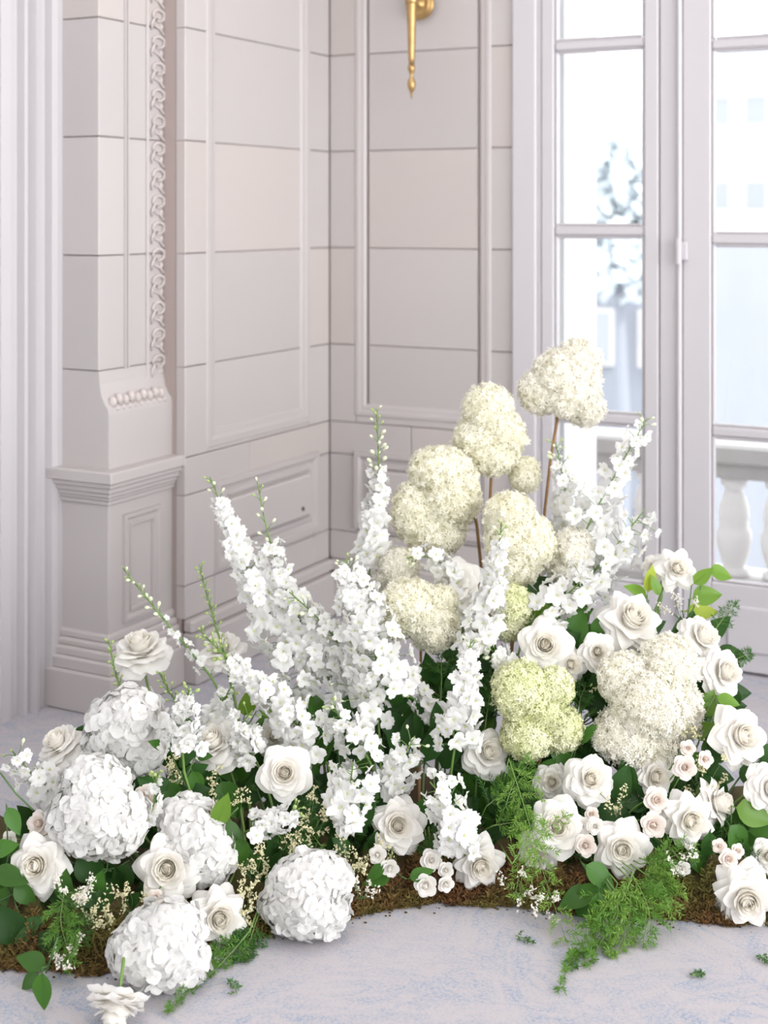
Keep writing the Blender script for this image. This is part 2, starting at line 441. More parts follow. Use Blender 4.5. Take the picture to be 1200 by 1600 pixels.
# swelling foot of the shaft, then the pedestal block below
mb = MB(); prof = [(XS, 0.956), (XS + 0.003, 0.92), (XS + 0.010, 0.885), (XP - 0.012, 0.862), (XP - 0.003, 0.852), (XP, 0.835), (XP, 0.682)]
vs = []; fs = []
for x, z in prof: vs += [(XD - 0.06, YP - 0.001, z), (x, YP - 0.001, z), (x, YS + 0.015, z), (XD - 0.06, YS + 0.015, z)]
for i in range(len(prof) - 1):
    for k in range(4): fs.append((i * 4 + k, i * 4 + (k + 1) % 4, i * 4 + 4 + (k + 1) % 4, i * 4 + 4 + k))
mb.add(vs, fs); pchild('shaft_foot', mb)
def ring(z0, z1, e, ch=0.004):      # slab projecting by e towards room and camera
    return (XD - 0.03 - e * 0.3, XP + e, YP - e, YS + 0.012, z0, z1, ch)
mb = MB()
for z0, z1, e in ((0.648, 0.682, 0.046), (0.634, 0.650, 0.038), (0.618, 0.636, 0.029), (0.604, 0.620, 0.020), (0.594, 0.606, 0.014), (0.580, 0.596, 0.008)):
    mb.box(*ring(z0, z1, e))
pchild('cornice', mb)
mb = MB(); mb.box(XD - 0.06, XP, YP, YS + 0.012, 0.215, 0.582, 0.003); pchild('pedestal', mb)
PF = lambda u, v, w: (XP + w, u, v)
loop_moulding(pil, lambda u, v, w: (XP + w - pil.location.x, u - pil.location.y, v), YP + 0.06, YS - 0.06, 0.235, 0.545,
              [(0, 0.0), (0.002, 0.010), (0.012, 0.010), (0.020, 0.003), (0.028, 0.003), (0.030, 0.009), (0.036, 0.009), (0.040, 0.001)], 'panel_moulding')
mb = MB()
for z0, z1, e in ((0.0, 0.115, 0.048), (0.112, 0.150, 0.040), (0.146, 0.175, 0.028), (0.172, 0.195, 0.018), (0.192, 0.218, 0.009)):
    mb.box(*ring(z0, z1, e, 0.006))
pchild('plinth', mb)
# vertical double fillet and the carved chain strip on the room-side face
yF = on_x(197, XS); yC0, yC1 = on_x(231, XS), on_x(261, XS)
mb = MB(); mb.box(XS - 0.002, XS + 0.005, yF - 0.010, yF - 0.003, 0.955, H); pchild('fillet', mb)
mb = MB(); mb.box(XS - 0.002, XS + 0.005, yF + 0.003, yF + 0.010, 0.955, H); pchild('fillet', mb)
for yy in (yC0 - 0.010, yC1 - 0.002):
    mb = MB(); mb.box(XS - 0.002, XS + 0.007, yy, yy + 0.009, 0.90, H, 0.003); pchild('chain_border', mb)
yM = (yC0 + yC1) / 2; hw = (yC1 - yC0) / 2 - 0.012
def link_mesh():
    m = MB(); pts = []
    for i in range(15):
        t = i / 14
        a = -0.6 * PI + t * 1.75 * PI
        pts.append((0.004, 0.8 * hw * math.cos(a), 0.017 * math.sin(a) + 0.006))
    m.tube(pts, [0.0035 + 0.002 * math.sin(PI * i / 14) for i in range(15)], 5)
    m.tube([(0.003, -hw * 0.9, -0.040), (0.005, -hw * 0.95, -0.02), (0.006, -hw * 0.55, 0.0), (0.004, 0.0, -0.006)], [0.003, 0.0045, 0.004, 0.002], 5)
    m.tube([(0.003, hw * 0.9, 0.028), (0.006, hw * 0.5, 0.034), (0.005, hw * 0.1, 0.048), (0.003, -hw * 0.6, 0.055)], [0.003, 0.0045, 0.004, 0.002], 5)
    m.ellipsoid((0.002, hw * 0.45, -0.026), 0.005, 0.010, 0.010, 6, 4)
    return m.mesh('chain_link', M['carving'], True)
lm = link_mesh(); z = 0.955
while z < 2.75:
    o = put('chain_link', lm, pil, Matrix.Translation(Vector((XS, yM, z)) - Vector(pil.location))); z += 0.0795
mb = MB()                          # carved leaf band across the foot of the shaft
for k in range(9):
    yy = YP + 0.03 + k * 0.028
    mb.ellipsoid((XP - 0.010, yy, 0.868 + 0.006 * (k % 2)), 0.014, 0.012, 0.017, 7, 5)
    mb.ellipsoid((XP - 0.006, yy + 0.012, 0.850), 0.010, 0.008, 0.010, 6, 4)
pchild('carved_leaf_band', mb, 'carving', True)

# --- back wall with the French doors' opening
xJ = on_y(803, YB)                  # left edge of the white door casing
mb = MB()
mb.box(XL - 0.3, xJ, YB + 0.016, YB + 0.42, -0.1, H)
mb.box(0.3, 3.6, YB + 0.016, YB + 0.42, -0.1, H)
mb.box(xJ, 0.3, YB + 0.016, YB + 0.42, 2.95, H)
wall_back = struct('wall_back', mb, M['mortar'], 'back stone wall of panelled limestone blocks between corner and French doors', 'wall')
xa0, xa1 = on_y(556, YB), on_y(574, YB)      # mouldings of the tall panel
xb0, xb1 = on_y(745, YB), on_y(766, YB)
for i in range(len(COURSES) - 1):
    z0, z1 = COURSES[i], COURSES[i + 1]
    stone(wall_back, BW, XL, xa0, z0, z1, warm=(i in (1, 4)))
    stone(wall_back, BW, xb1, xJ, z0, z1, warm=(i == 3))
    if i == 0:
        stone(wall_back, BW, xa0, xb1, z0, 0.705)
        stone(wall_back, BW, xa1, xb0, 0.705, z1, out=0.005)
    else:
        stone(wall_back, BW, xa1, xb0, z0, z1, out=0.005, warm=(i in (2, 5)))
loop_moulding(wall_back, BW, xa0, xb1, 0.70, H - 0.1, [(-0.004, 0.012), (0.002, 0.016), (0.012, 0.016), (0.020, 0.013), (0.032, 0.012), (0.040, 0.005)])
stone(wall_back, BW, XL, -2.15, 0.56, 0.673); stone(wall_back, BW, -2.15, xJ, 0.56, 0.673, warm=True)
for z0, z1 in ((0.29, 0.56), (0.19, 0.29)):
    stone(wall_back, BW, XL, -2.30, z0, z1); stone(wall_back, BW, -2.30, xb1, z0, z1); stone(wall_back, BW, xb1, xJ, z0, z1)
loop_moulding(wall_back, BW, xa0, xb1, 0.31, 0.575, DADO)
mb = MB(); mb.box(xa0 + 0.062, xb1 - 0.062, YB - 0.022, YB + 0.002, 0.375, 0.515, 0.006)
obj('raised_panel', mb, M['stone'], wall_back)
mb = MB(); mb.box(XL, xJ, YB - 0.045, YB + 0.01, 0, 0.15, 0.006); mb.box(XL, xJ, YB - 0.028, YB + 0.01, 0.15, 0.19, 0.008)
struct('baseboard_back', mb, M['stone'], 'stone base course under the back wall behind the flowers', 'baseboard')

# --- French doors in the back wall
def zat(px, py, Y=YB):
    d = ray(px); return CAM_H - (py - HORIZON) / FPX * (Y / d.y)
d2 = tag(bpy.data.objects.new('door_2', None), 'white French doors with tall glass panes in the back wall', 'door', None, 'structure')
COL.objects.link(d2); d2.location = (xJ, YB, 0)
def d2c(name, mb, m='paint', parent=None):
    o = obj(name, mb, M[m], parent or d2)
    if parent is None: o.matrix_parent_inverse = Matrix.Translation(-Vector(d2.location))
    return o
yf0, yf1 = YB - 0.012, YB + 0.05
pL0, pL1 = on_y(867, YB), on_y(1008, YB)
pR0 = on_y(1112, YB); pR1 = pR0 + (pL1 - pL0) * 1.35
xm0, xm1 = on_y(1030, YB), on_y(1066, YB)    # meeting seam of leaf and post
HD = 2.95
mb = MB(); mb.box(xJ, xJ + 0.085, YB - 0.02, YB + 0.09, 0, HD, 0.005); mb.box(xJ + 0.083, pL0 - 0.045, yf0 + 0.004, YB + 0.08, 0, HD, 0.003); d2c('casing', mb)
def leaf(x0, x1, p0, p1, rails, zb, zt, handed):
    mb = MB(); mb.box(x0, p0, yf0, yf1, 0.01, zt, 0.004); st = d2c('stile', mb)
    mb = MB(); mb.box(p1, x1, yf0, yf1, 0.01, zt, 0.004); d2c('stile', mb)
    mb = MB(); mb.box(p0, p1, yf0, yf1, 0.01, zb, 0.004); br = d2c('bottom_rail', mb)
    mb = MB(); mb.box(p0 + 0.05, p1 - 0.03, yf0 - 0.010, yf0 + 0.004, 0.07, zb - 0.06, 0.008); d2c('kick_panel', mb)
    mb = MB(); mb.box(p0, p1, yf0, yf1, zt - 0.12, zt, 0.004); d2c('top_rail', mb)
    zs = [zb] + rails + [zt - 0.12]
    for r in rails:
        mb = MB(); mb.box(p0, p1, yf0 + 0.004, yf1 - 0.004, r - 0.016, r + 0.016, 0.007); d2c('glazing_bar', mb)
    for a, b in zip(zs[:-1], zs[1:]):
        lo = a + (0.016 if a in rails else 0); hi = b - (0.016 if b in rails else 0)
        mb = MB(); mb.box(p0, p1, YB + 0.014, YB + 0.020, lo, hi); d2c('pane', mb, 'glass')
        mb = MB()                   # glazing bead round the pane
        for q in ((p0, p0 + 0.011, lo, hi), (p1 - 0.011, p1, lo, hi)): mb.box(q[0], q[1], yf0 + 0.010, YB + 0.012, q[2], q[3], 0.004)
        for q in ((p0 + 0.011, p1 - 0.011, lo, lo + 0.009), (p0 + 0.011, p1 - 0.011, hi - 0.009, hi)): mb.box(q[0], q[1], yf0 + 0.010, YB + 0.012, q[2], q[3], 0.004)
        d2c('glazing_bead', mb)
railsL = [zat(940, 653), zat(940, 361), zat(940, 69), zat(940, 69) + 0.60]
railsR = [zat(1150, 676), zat(1150, 374), zat(1150, 68), zat(1150, 68) + 0.60]
leaf(pL0 - 0.043, xm0, pL0, pL1, railsL, zat(940, 905), 2.90, 1)
leaf(xm1 + 0.004, pR1 + 0.09, pR0, pR1, railsR, zat(1150, 912), 2.90, -1)
mb = MB(); mb.box(xm0 + 0.003, xm1 - 0.012, YB - 0.004, YB + 0.05, 0.01, 2.90, 0.003); mb.box(xm1 - 0.013, xm1 + 0.003, YB - 0.022, YB + 0.05, 0.01, 2.90, 0.006); d2c('centre_post', mb)
zh = zat(1068, 392)
mb = MB(); mb.tube([(xm1 - 0.003, YB - 0.030, zh - 0.040), (xm1 - 0.003, YB - 0.030, zh + 0.040)], 0.010, 10)
mb.box(xm1 - 0.003, xm1 + 0.022, YB - 0.026, YB - 0.010, zh - 0.028, zh + 0.030, 0.003); d2c('hinge', mb)
mb = MB(); mb.box(xJ, 0.3, YB - 0.012, YB + 0.09, HD - 0.05, HD + 0.06, 0.005); d2c('head', mb)
mb = MB(); mb.box(pR1 + 0.09, 0.3, YB - 0.012, YB + 0.09, 0, HD, 0.005); d2c('side_panel', mb)

# --- left door: moulded casing, leaf and glass seen at a grazing angle
d1 = tag(bpy.data.objects.new('door_1', None), 'white glazed door with moulded casing at the left edge beside the pilaster', 'door', None, 'structure')
COL.objects.link(d1); d1.location = (XD, YP, 0)
def d1c(name, mb, m='paint'):
    o = obj(name, mb, M[m], d1); o.matrix_parent_inverse = Matrix.Translation(-Vector(d1.location)); return o
ycas = [(on_x(p, XD), w) for p, w in ((101, 0.0), (99, 0.012), (84, 0.014), (77, 0.010), (75, -0.012), (62, -0.016), (60, 0.004), (54, 0.006), (52, -0.018), (47, -0.016), (46, -0.008), (43, -0.010), (41, -0.034), (29, -0.038), (27, -0.022), (12, -0.024), (10, -0.05))]
mb = MB(); vs = []
for y, w in ycas: vs += [(XD + w, y, 0), (XD + w, y, 3.1)]
y_end = ycas[-1][0]
vs += [(XD - 0.09, y_end, 0), (XD - 0.09, y_end, 3.1), (XD - 0.09, YP, 0), (XD - 0.09, YP, 3.1)]
nn = len(vs) // 2
mb.add(vs, [(2 * i, 2 * i + 1, 2 * ((i + 1) % nn) + 1, 2 * ((i + 1) % nn)) for i in range(nn)]); d1c('casing', mb)
XG = XD - 0.05
yst = y_end; yg = on_x(5, XG)
def zl(py, X, px=0): d = ray(px); return CAM_H - (py - HORIZON) / FPX * (X / d.x)
zb1 = zl(985, XG)
mb = MB(); mb.box(XG - 0.05, XG, yg, yst, 0.01, 3.0, 0.004); d1c('stile', mb)
mb = MB(); mb.box(XG - 0.05, XG, yg - 0.9, yg, 0.01, zb1, 0.004); d1c('bottom_rail', mb)
rl = [zl(680, XG), zl(358, XG), zl(20, XG), zl(20, XG) + 0.5]
for r in rl:
    mb = MB(); mb.box(XG - 0.045, XG + 0.006, yg - 0.9, yg, r - 0.016, r + 0.016, 0.006); d1c('glazing_bar', mb)
zs = [zb1] + rl + [3.0]
for a, b in zip(zs[:-1], zs[1:]):
    mb = MB(); mb.box(XG - 0.030, XG - 0.024, yg - 0.9, yg, a, b); d1c('pane', mb, 'glass')
mb = MB(); mb.box(XG - 0.05, XG, yg - 1.0, yg - 0.9, 0.01, 3.0, 0.004); d1c('stile', mb)
mb = MB(); mb.box(XD - 0.06, XD + 0.012, on_x(92, XD), YP + 0.02, 0, 0.09, 0.004); d1c('casing_plinth', mb)
mb = MB(); mb.box(-4.6, -4.4, -1.0, 4.4, -0.1, H); struct('added_backing', mb, M['glass_backing'], 'grey green backing added behind the left door glass', 'wall')  # added backing that darkens the glass and hides the white sky

# --- outside: reveal, balcony, balustrade, houses, tree, street
mb = MB(); mb.box(xJ - 0.02, pL0 - 0.004, YB + 0.10, YB + 0.42, -0.1, H)
struct('trim_2', mb, M['out_white'], 'sunlit white outer reveal seen through the left glass panes', 'reveal')
mb = MB(); mb.box(-4.0, 3.0, YB + 0.16, 5.7, -0.16, -0.02); struct('balcony', mb, M['out_stone'], 'stone balcony slab outside the French doors', 'balcony')
YR = 5.32
bal = thing('balustrade', 'stone balustrade with turned balusters outside the French doors', 'balustrade', (-1.3, YR, -0.02))
def balc(name, mb, m='out_stone', smooth=False):
    o = obj(name, mb, M[m], bal, smooth); o.matrix_parent_inverse = Matrix.Translation(-Vector(bal.location)); return o
mb = MB(); mb.box(-3.6, 2.0, YR - 0.11, YR + 0.11, 0.47, 0.545, 0.012); mb.box(-3.6, 2.0, YR - 0.08, YR + 0.08, 0.415, 0.472, 0.006); balc('handrail', mb)
mb = MB(); mb.box(-3.6, 2.0, YR - 0.10, YR + 0.10, -0.02, 0.04, 0.006); balc('base_rail', mb)
prof = [(0.058, 0.0), (0.058, 0.03), (0.040, 0.035), (0.046, 0.055), (0.060, 0.10), (0.066, 0.14), (0.064, 0.17), (0.052, 0.19), (0.056, 0.20), (0.052, 0.212), (0.058, 0.225), (0.055, 0.26), (0.040, 0.31), (0.032, 0.33), (0.044, 0.34), (0.050, 0.35), (0.050, 0.38)]
mb = MB(); mb.lathe(prof, (0, 0, 0), 'Z', 16); bme = mb.mesh('baluster', M['out_white'], True)
x0 = on_y(1147, YR); k = -9
while k < 8:
    o = put('baluster', bme, bal, Matrix.Translation(Vector((x0 + k * 0.165, YR, 0.037)) - Vector(bal.location))); k += 1
mb = MB(); mb.box(-150, 150, 6, 300, -9.2, -9.0); struct('ground', mb, M['street'], 'pale street far below beyond the balcony', 'street')
def house(name, x0, x1, y, z0, z1, rows, cols, label, m, ww, wh, roof=True):
    h = thing(name, label, 'building', ((x0 + x1) / 2, y, -9.0))
    def hc(n, mb, mm): o = obj(n, mb, M[mm], h); o.matrix_parent_inverse = Matrix.Translation(-Vector(h.location)); return o
    mb = MB(); mb.box(x0, x1, y, y + 10, -9, z1); hc('wall', mb, m)
    if roof:
        mb = MB(); mb.add([(x0 - .4, y - .4, z1), (x1 + .4, y - .4, z1), (x1 + .4, y + 10, z1), (x0 - .4, y + 10, z1), (x0 + 2, y + 4, z1 + 2.2), (x1 - 2, y + 4, z1 + 2.2)],
                          [(0, 1, 5, 4), (2, 3, 4, 5), (0, 4, 3), (1, 2, 5), (0, 1, 2, 3)]); hc('roof', mb, 'out_grey')
    mb = MB(); mb.box(x0 - .2, x1 + .2, y - .35, y, z1 - .5, z1); mb.box(x0 - .1, x1 + .1, y - .2, y, (z0 + z1) / 2 - .2, (z0 + z1) / 2 + .1); hc('cornice', mb, 'out_stone')
    for r in range(rows):
        for c in range(cols):
            xx = x0 + (c + .5) * (x1 - x0) / cols; zz = z0 + (r + .5) * (z1 - z0) / rows
            mb = MB(); mb.box(xx - ww / 2 - .1, xx + ww / 2 + .1, y - .12, y + .1, zz - wh / 2 - .1, zz + wh / 2 + .1)
            w = hc('window', mb, 'out_stone')
            mb = MB(); mb.box(xx - ww / 2, xx + ww / 2, y - .14, y, zz - wh / 2, zz + wh / 2)
            p = obj('window_pane', mb, M['out_glass'], w); p.matrix_parent_inverse = Matrix.Translation(-Vector(h.location)); 
            w.matrix_parent_inverse = Matrix.Translation(-Vector(h.location)); p.matrix_parent_inverse = Matrix.Identity(4)
    return h
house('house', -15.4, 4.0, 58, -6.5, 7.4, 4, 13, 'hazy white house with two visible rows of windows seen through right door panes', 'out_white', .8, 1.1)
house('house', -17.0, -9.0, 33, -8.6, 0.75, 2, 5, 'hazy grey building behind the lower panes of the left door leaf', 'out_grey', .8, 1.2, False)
tr = thing('street_tree', 'tree with haze painted into its pale blue crown, seen through the left door leaf', 'tree', tuple(P(965, 335, 30) * 1.0)[:2] + (-9.0,))
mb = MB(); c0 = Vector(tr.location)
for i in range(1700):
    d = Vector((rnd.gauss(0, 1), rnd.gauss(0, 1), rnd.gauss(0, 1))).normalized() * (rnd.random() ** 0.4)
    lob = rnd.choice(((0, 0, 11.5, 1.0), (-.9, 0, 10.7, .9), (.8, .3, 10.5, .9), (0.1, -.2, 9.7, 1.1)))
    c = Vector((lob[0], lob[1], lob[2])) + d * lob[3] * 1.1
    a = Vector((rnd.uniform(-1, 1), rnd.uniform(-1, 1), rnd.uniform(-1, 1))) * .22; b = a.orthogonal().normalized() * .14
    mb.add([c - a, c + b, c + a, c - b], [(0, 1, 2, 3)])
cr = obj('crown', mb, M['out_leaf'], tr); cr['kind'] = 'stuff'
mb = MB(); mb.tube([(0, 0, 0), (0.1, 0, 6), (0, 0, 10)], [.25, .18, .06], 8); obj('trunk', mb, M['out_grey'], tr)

# --- brass sconce
xs_, ys_ = on_y(660, YB), YB - 0.014
sc = thing('wall_sconce', 'brass torch shaped wall sconce on the back stone wall', 'sconce', (xs_, ys_, zat(660, 8)))
def scc(n, mb): return obj(n, mb, M['brass'], sc, True)
mb = MB(); mb.lathe([(0.052, 0), (0.053, 0.006), (0.047, 0.012), (0.042, 0.011), (0.038, 0.016), (0.034, 0.018), (0.028, 0.014), (0.018, 0.018), (0.012, 0.028), (0.001, 0.030)], (0, 0, 0), 'Y', 28); scc('backplate', mb)
rodv = P(643, 8, 4.62); off = rodv - Vector(sc.location); ro = Vector((off.x, off.y, 0))
mb = MB(); mb.tube([Vector((0, -0.02, 0)), Vector((ro.x * .2, ro.y * .55, -0.006)), Vector((ro.x * .7, ro.y * .9, 0.0)), ro], 0.008, 10); scc('arm', mb)
zb = lambda py: zat(643, py, 4.62 * ray(643).y) - sc.location.z
mb = MB(); prof = [(0.0185, zb(-120)), (0.019, zb(-40)), (0.0165, zb(7)), (0.0150, zb(30)), (0.0125, zb(60)), (0.0105, zb(90)), (0.0088, zb(103))]
mb.lathe(prof, tuple(ro), 'Z', 14); scc('torch_stem', mb)
mb = MB(); mb.lathe([(0.010, zb(102)), (0.0125, zb(105)), (0.0125, zb(109)), (0.009, zb(112)), (0.0055, zb(118)), (0.006, zb(121)), (0.012, zb(126)), (0.0135, zb(132)), (0.0120, zb(138)), (0.007, zb(142)), (0.0035, zb(148)), (0.0008, zb(155))], tuple(ro), 'Z', 14); scc('finial', mb)
mb = MB(); mb.lathe([(0.019, zb(6)), (0.021, zb(3)), (0.021, zb(-2)), (0.019, zb(-5))], tuple(ro), 'Z', 14); scc('collar', mb)
mb = MB(); mb.lathe([(0.019, zb(-120)), (0.045, zb(-128)), (0.05, zb(-150)), (0.04, zb(-158)), (0.012, zb(-158)), (0.012, zb(-230))], tuple(ro), 'Z', 18); scc('candle_cup', mb)

# ------------------------------------------------------------------ flower bed geometry (measured along the carpet edge of the moss)
ZF = [(-80, 2.64), (0, 2.62), (150, 2.60), (330, 2.68), (500, 2.79), (700, 2.87), (850, 2.83), (1050, 2.79), (1300, 2.76)]
def zfront(px):
    for (a, za), (b, zb_) in zip(ZF[:-1], ZF[1:]):
        if px <= b: return za + (zb_ - za) * max(0, (px - a)) / (b - a)
    return ZF[-1][1]
def zsurf(px, py):
    zf = zfront(px); pf = HORIZON + FPX * CAM_H / zf
    return zf - 0.04 + max(-40, (pf - py)) * 0.00088
def depth(px, py, rpx=0, dz=0.0, clear=0.85):
    Z = zsurf(px, py) + dz
    if rpx:
        # keep a bloom of that radius above the carpet
        lim = CAM_H / ((py - HORIZON) / FPX + clear * rpx / FPX) if py > HORIZON else 99
        Z = min(Z, lim)
    return Z
def floor_point(px, Z, h=0.0):
    return RT * ((px - 600) / FPX * Z) + FW * Z + UP * h
def foot_of(px, py, pull=0.16, h=0.06):
    pxf = px + (640 - px) * pull
    return floor_point(pxf, zfront(pxf) + 0.16 + 0.12 * min(1, max(0, (1450 - py) / 600)), h)
def stem_to_foot(mb, p, n, foot, r0, r1, sides=6, mi=0, seg=9, origin=None):
    L = (foot - p).length
    pts = bez(p, p - n * L * 0.35, foot + Vector((0, 0, 1)) * L * 0.35, foot, seg)
    o = origin or Vector((0, 0, 0))
    mb.tube([q - o for q in pts], [r0 + (r1 - r0) * i / seg for i in range(seg + 1)], sides, mi)

# moss bed
mo = thing('moss_bed', 'low bed of brown and olive moss under the flowers along the carpet', 'moss bed', floor_point(620, 3.0, 0))
mloc = Vector(mo.location)
def moss_h(px, t):
    base = 0.046 + 0.03 * noise.noise((px * 0.011, t * 2.0, 3.1)) + 0.034 * noise.noise((px * 0.05, t * 9.0, 8.1))
    return max(0.012, base)
NX, NT = 110, 12
vs = []; fs = []
for i in range(NX + 1):
    px = -110 + 1440 * i / NX
    zf = zfront(px) + 0.018 * noise.noise((px * 0.012, 0.2, 7.7)) + 0.010 * noise.noise((px * 0.05, 0.2, 1.7))
    for j in range(NT + 1):
        t = j / NT
        Z = zf + 0.62 * t
        prof = math.sin(min(1, t / 0.13) * PI / 2) if t < 0.5 else math.sin(min(1, (1 - t) / 0.2) * PI / 2)
        q = floor_point(px, Z, 0.0) + UP * (moss_h(px, t) * (1.3 if t > .15 else 1.0) * prof + 0.010 * noise.noise((px * 0.06, t * 14, 2)) * prof)
        if j == 0: q.z = 0.0
        vs.append(q - mloc)
for i in range(NX):
    for j in range(NT):
        a = i * (NT + 1) + j
        fs.append((a, a + NT + 1, a + NT + 2, a + 1))
mb = MB(); mb.add(vs, fs); obj('moss_cushion', mb, M['moss'], mo, True)
mb = MB()
for k in range(30000):
    px = rnd.uniform(-90, 1300); t = rnd.random() ** 2 * 0.30
    zf = zfront(px) + 0.018 * noise.noise((px * 0.012, 0.2, 7.7)) + 0.010 * noise.noise((px * 0.05, 0.2, 1.7))
    prof = math.sin(min(1, t / 0.13) * PI / 2)
    q = floor_point(px, zf + 0.62 * t - 0.004, 0) + UP * (moss_h(px, t) * prof + rnd.uniform(0, 0.004)) - mloc
    d = Vector((rnd.gauss(0, .6), rnd.gauss(0, .6), rnd.uniform(.2, 1))) - FW * 0.6
    d = d.normalized() * rnd.uniform(0.006, 0.019)
    s = d.orthogonal().normalized(); s.rotate(Matrix.Rotation(rnd.uniform(0, 6.3), 3, d)); s *= rnd.uniform(0.0010, 0.0022)
    b = d * 0.5 + s * rnd.uniform(-1, 1)
    mb.add([q - s, q + s, q + b + s, q + d, q + b - s], [(0, 1, 2, 3, 4)])
o = obj('moss_tufts', mb, M['moss_t'], mo); o['kind'] = 'stuff'
mb = MB()                          # loose brown crumbs along the edge
for k in range(260):
    px = rnd.uniform(-60, 1260); Z = zfront(px) - abs(rnd.gauss(0, 0.022)) + 0.01
    q = floor_point(px, Z, 0.0015) - mloc; r = rnd.uniform(0.0008, 0.0026)
    mb.ellipsoid(q, r * 1.6, r, r * 0.7, 5, 3)
o = obj('moss_crumbs', mb, M['moss'], mo); o['kind'] = 'stuff'

# ------------------------------------------------------------------ petals
def petal(L, W, a0, a1, a2, cup=1.1, point=0.2, roll=0.0, ruffle=0.0, seed=0, nu=6, nv=6, r0=0.06, z0=0.0, base_w=0.35):
    ns = 24; mid = [(r0, z0)]; r, z = r0, z0
    for i in range(ns):
        t = (i + .5) / ns
        a = math.radians(a0 * (1 - t) ** 2 + 2 * a1 * t * (1 - t) + a2 * t * t)
        r += math.cos(a) * L / ns; z += math.sin(a) * L / ns; mid.append((r, z))
    vs = []
    for j in range(nv + 1):
        v = j / nv
        w = W * (base_w + (1 - base_w) * math.sin(min(1, v / .62) * PI / 2)) * (1 - .30 * v ** 5)
        for i in range(nu + 1):
            u = -1 + 2 * i / nu
            ve = v * (1 - point * abs(u) ** 1.25 * v)
            f = ve * ns; k = min(ns - 1, int(f)); f -= k
            rr = mid[k][0] * (1 - f) + mid[k + 1][0] * f; zz = mid[k][1] * (1 - f) + mid[k + 1][1] * f
            Rc = max(rr * cup, .22); th = u * w / Rc
            th = max(-2.2, min(2.2, th))
            x = rr - Rc * (1 - math.cos(th)); y = Rc * math.sin(th)
            zz -= roll * u * u * v * v
            if ruffle:
                n = noise.noise((u * 1.7 + seed * 3.1, v * 1.5, seed * 1.7)) * ruffle * v
                zz += n; x += n * .6
            vs.append((x, y, zz))
    fs = []
    for j in range(nv):
        for i in range(nu):
            a = j * (nu + 1) + i
            fs.append((a, a + 1, a + nu + 2, a + nu + 1))
    return vs, fs
def petal_mesh(name, mats, mi=0, **k):
    m = MB(); v, f = petal(**k); m.add(v, f, mi); return m.mesh(name, mats, True)
def rot_add(mb, vs, fs, ang, mi=0, lean=0.0, dz=0.0):
    c, s = math.cos(ang), math.sin(ang)
    mb.add([(x * c - y * s, x * s + y * c, z + dz) for x, y, z in vs], fs, mi)

def rose_kind(seed, style):
    """layers of (count, [petal meshes], start angle); plus the heart"""
    r = random.Random(seed)
    op = {'open': 0, 'cup': 20, 'star': -12, 'full': -4}[style]
    pt = {'open': .30, 'cup': .18, 'star': .44, 'full': .18}[style]
    spec = [  # n, L, W, a0, a1, a2, roll, z0
        (5, 1.22, .66, 6 + op, 46 + op, -60 + op, .18, -.02),
        (6, 1.12, .60, 18 + op, 56 + op, -46 + op, .14, .0),
        (6, 1.00, .56, 32 + op * .7, 66 + op * .6, -20 + op * .8, .08, .02),
        (6, .92, .50, 44 + op * .4, 78 + op * .3, 14 + op * .5, .05, .03),
        (6, .88, .46, 54, 90, 48, .02, .05)]
    layers = []
    for li, (n, L, W, a0, a1, a2, roll, z0) in enumerate(spec):
        ms = []
        for q in range(2):
            ms.append(petal_mesh('rose_petal', [M['rose']], 0, L=L * r.uniform(.94, 1.06), W=W * r.uniform(.95, 1.05), a0=a0 + r.uniform(-5, 5), a1=a1 + r.uniform(-6, 6),
                                 a2=a2 + r.uniform(-14, 14), cup=1.05 if li > 1 else 1.25, point=pt * (1 if li < 3 else .5), roll=roll, ruffle=.10 if style != 'full' else .16, seed=seed * 7 + li * 2 + q, z0=z0))
        layers.append((n, ms, r.uniform(0, 6.28)))
    hb = MB()
    for k, (L, W, rr, a1, n) in enumerate(((.80, .40, .24, 92, 5), (.83, .36, .20, 98, 4), (.86, .31, .16, 101, 4), (.88, .25, .11, 102, 3), (.90, .19, .07, 101, 3), (.90, .12, .03, 98, 2))):
        st = r.uniform(0, 6.28)
        for q in range(n):
            v, f = petal(L * r.uniform(.94, 1.06), W, 70, a1, (60, 70, 80, 88, 92, 94)[k], cup=1.0, point=.10, ruffle=.07, seed=seed + k * 5 + q, r0=rr, z0=.10, nu=6, nv=6, base_w=.7)
            rot_add(hb, v, f, st + q * 2 * PI / n + r.uniform(-.25, .25))
    hb.lathe([(.22, .1), (.22, .45), (.16, .62), (.08, .70), (.01, .72)], (0, 0, 0), 'Z', 12)
    heart = hb.mesh('rose_heart', [M['rose_in']], True)
    return layers, heart
ROSES = {s: [rose_kind(11 * i + 3 + len(s), s) for i in range(2)] for s in ('open', 'cup', 'star', 'full')}
def calyx_mesh():
    m = MB(); m.lathe([(.02, -.16), (.10, -.12), (.13, -.04), (.10, .02)], (0, 0, 0), 'Z', 8)
    for k in range(5):
        v, f = petal(.52, .09, 10, -20, -60, cup=3, point=.6, r0=.08, z0=-.02, nu=2, nv=4, base_w=.8); rot_add(m, v, f, k * 2 * PI / 5)
    return m.mesh('calyx', [M['stem']], True)
CALYX = calyx_mesh()

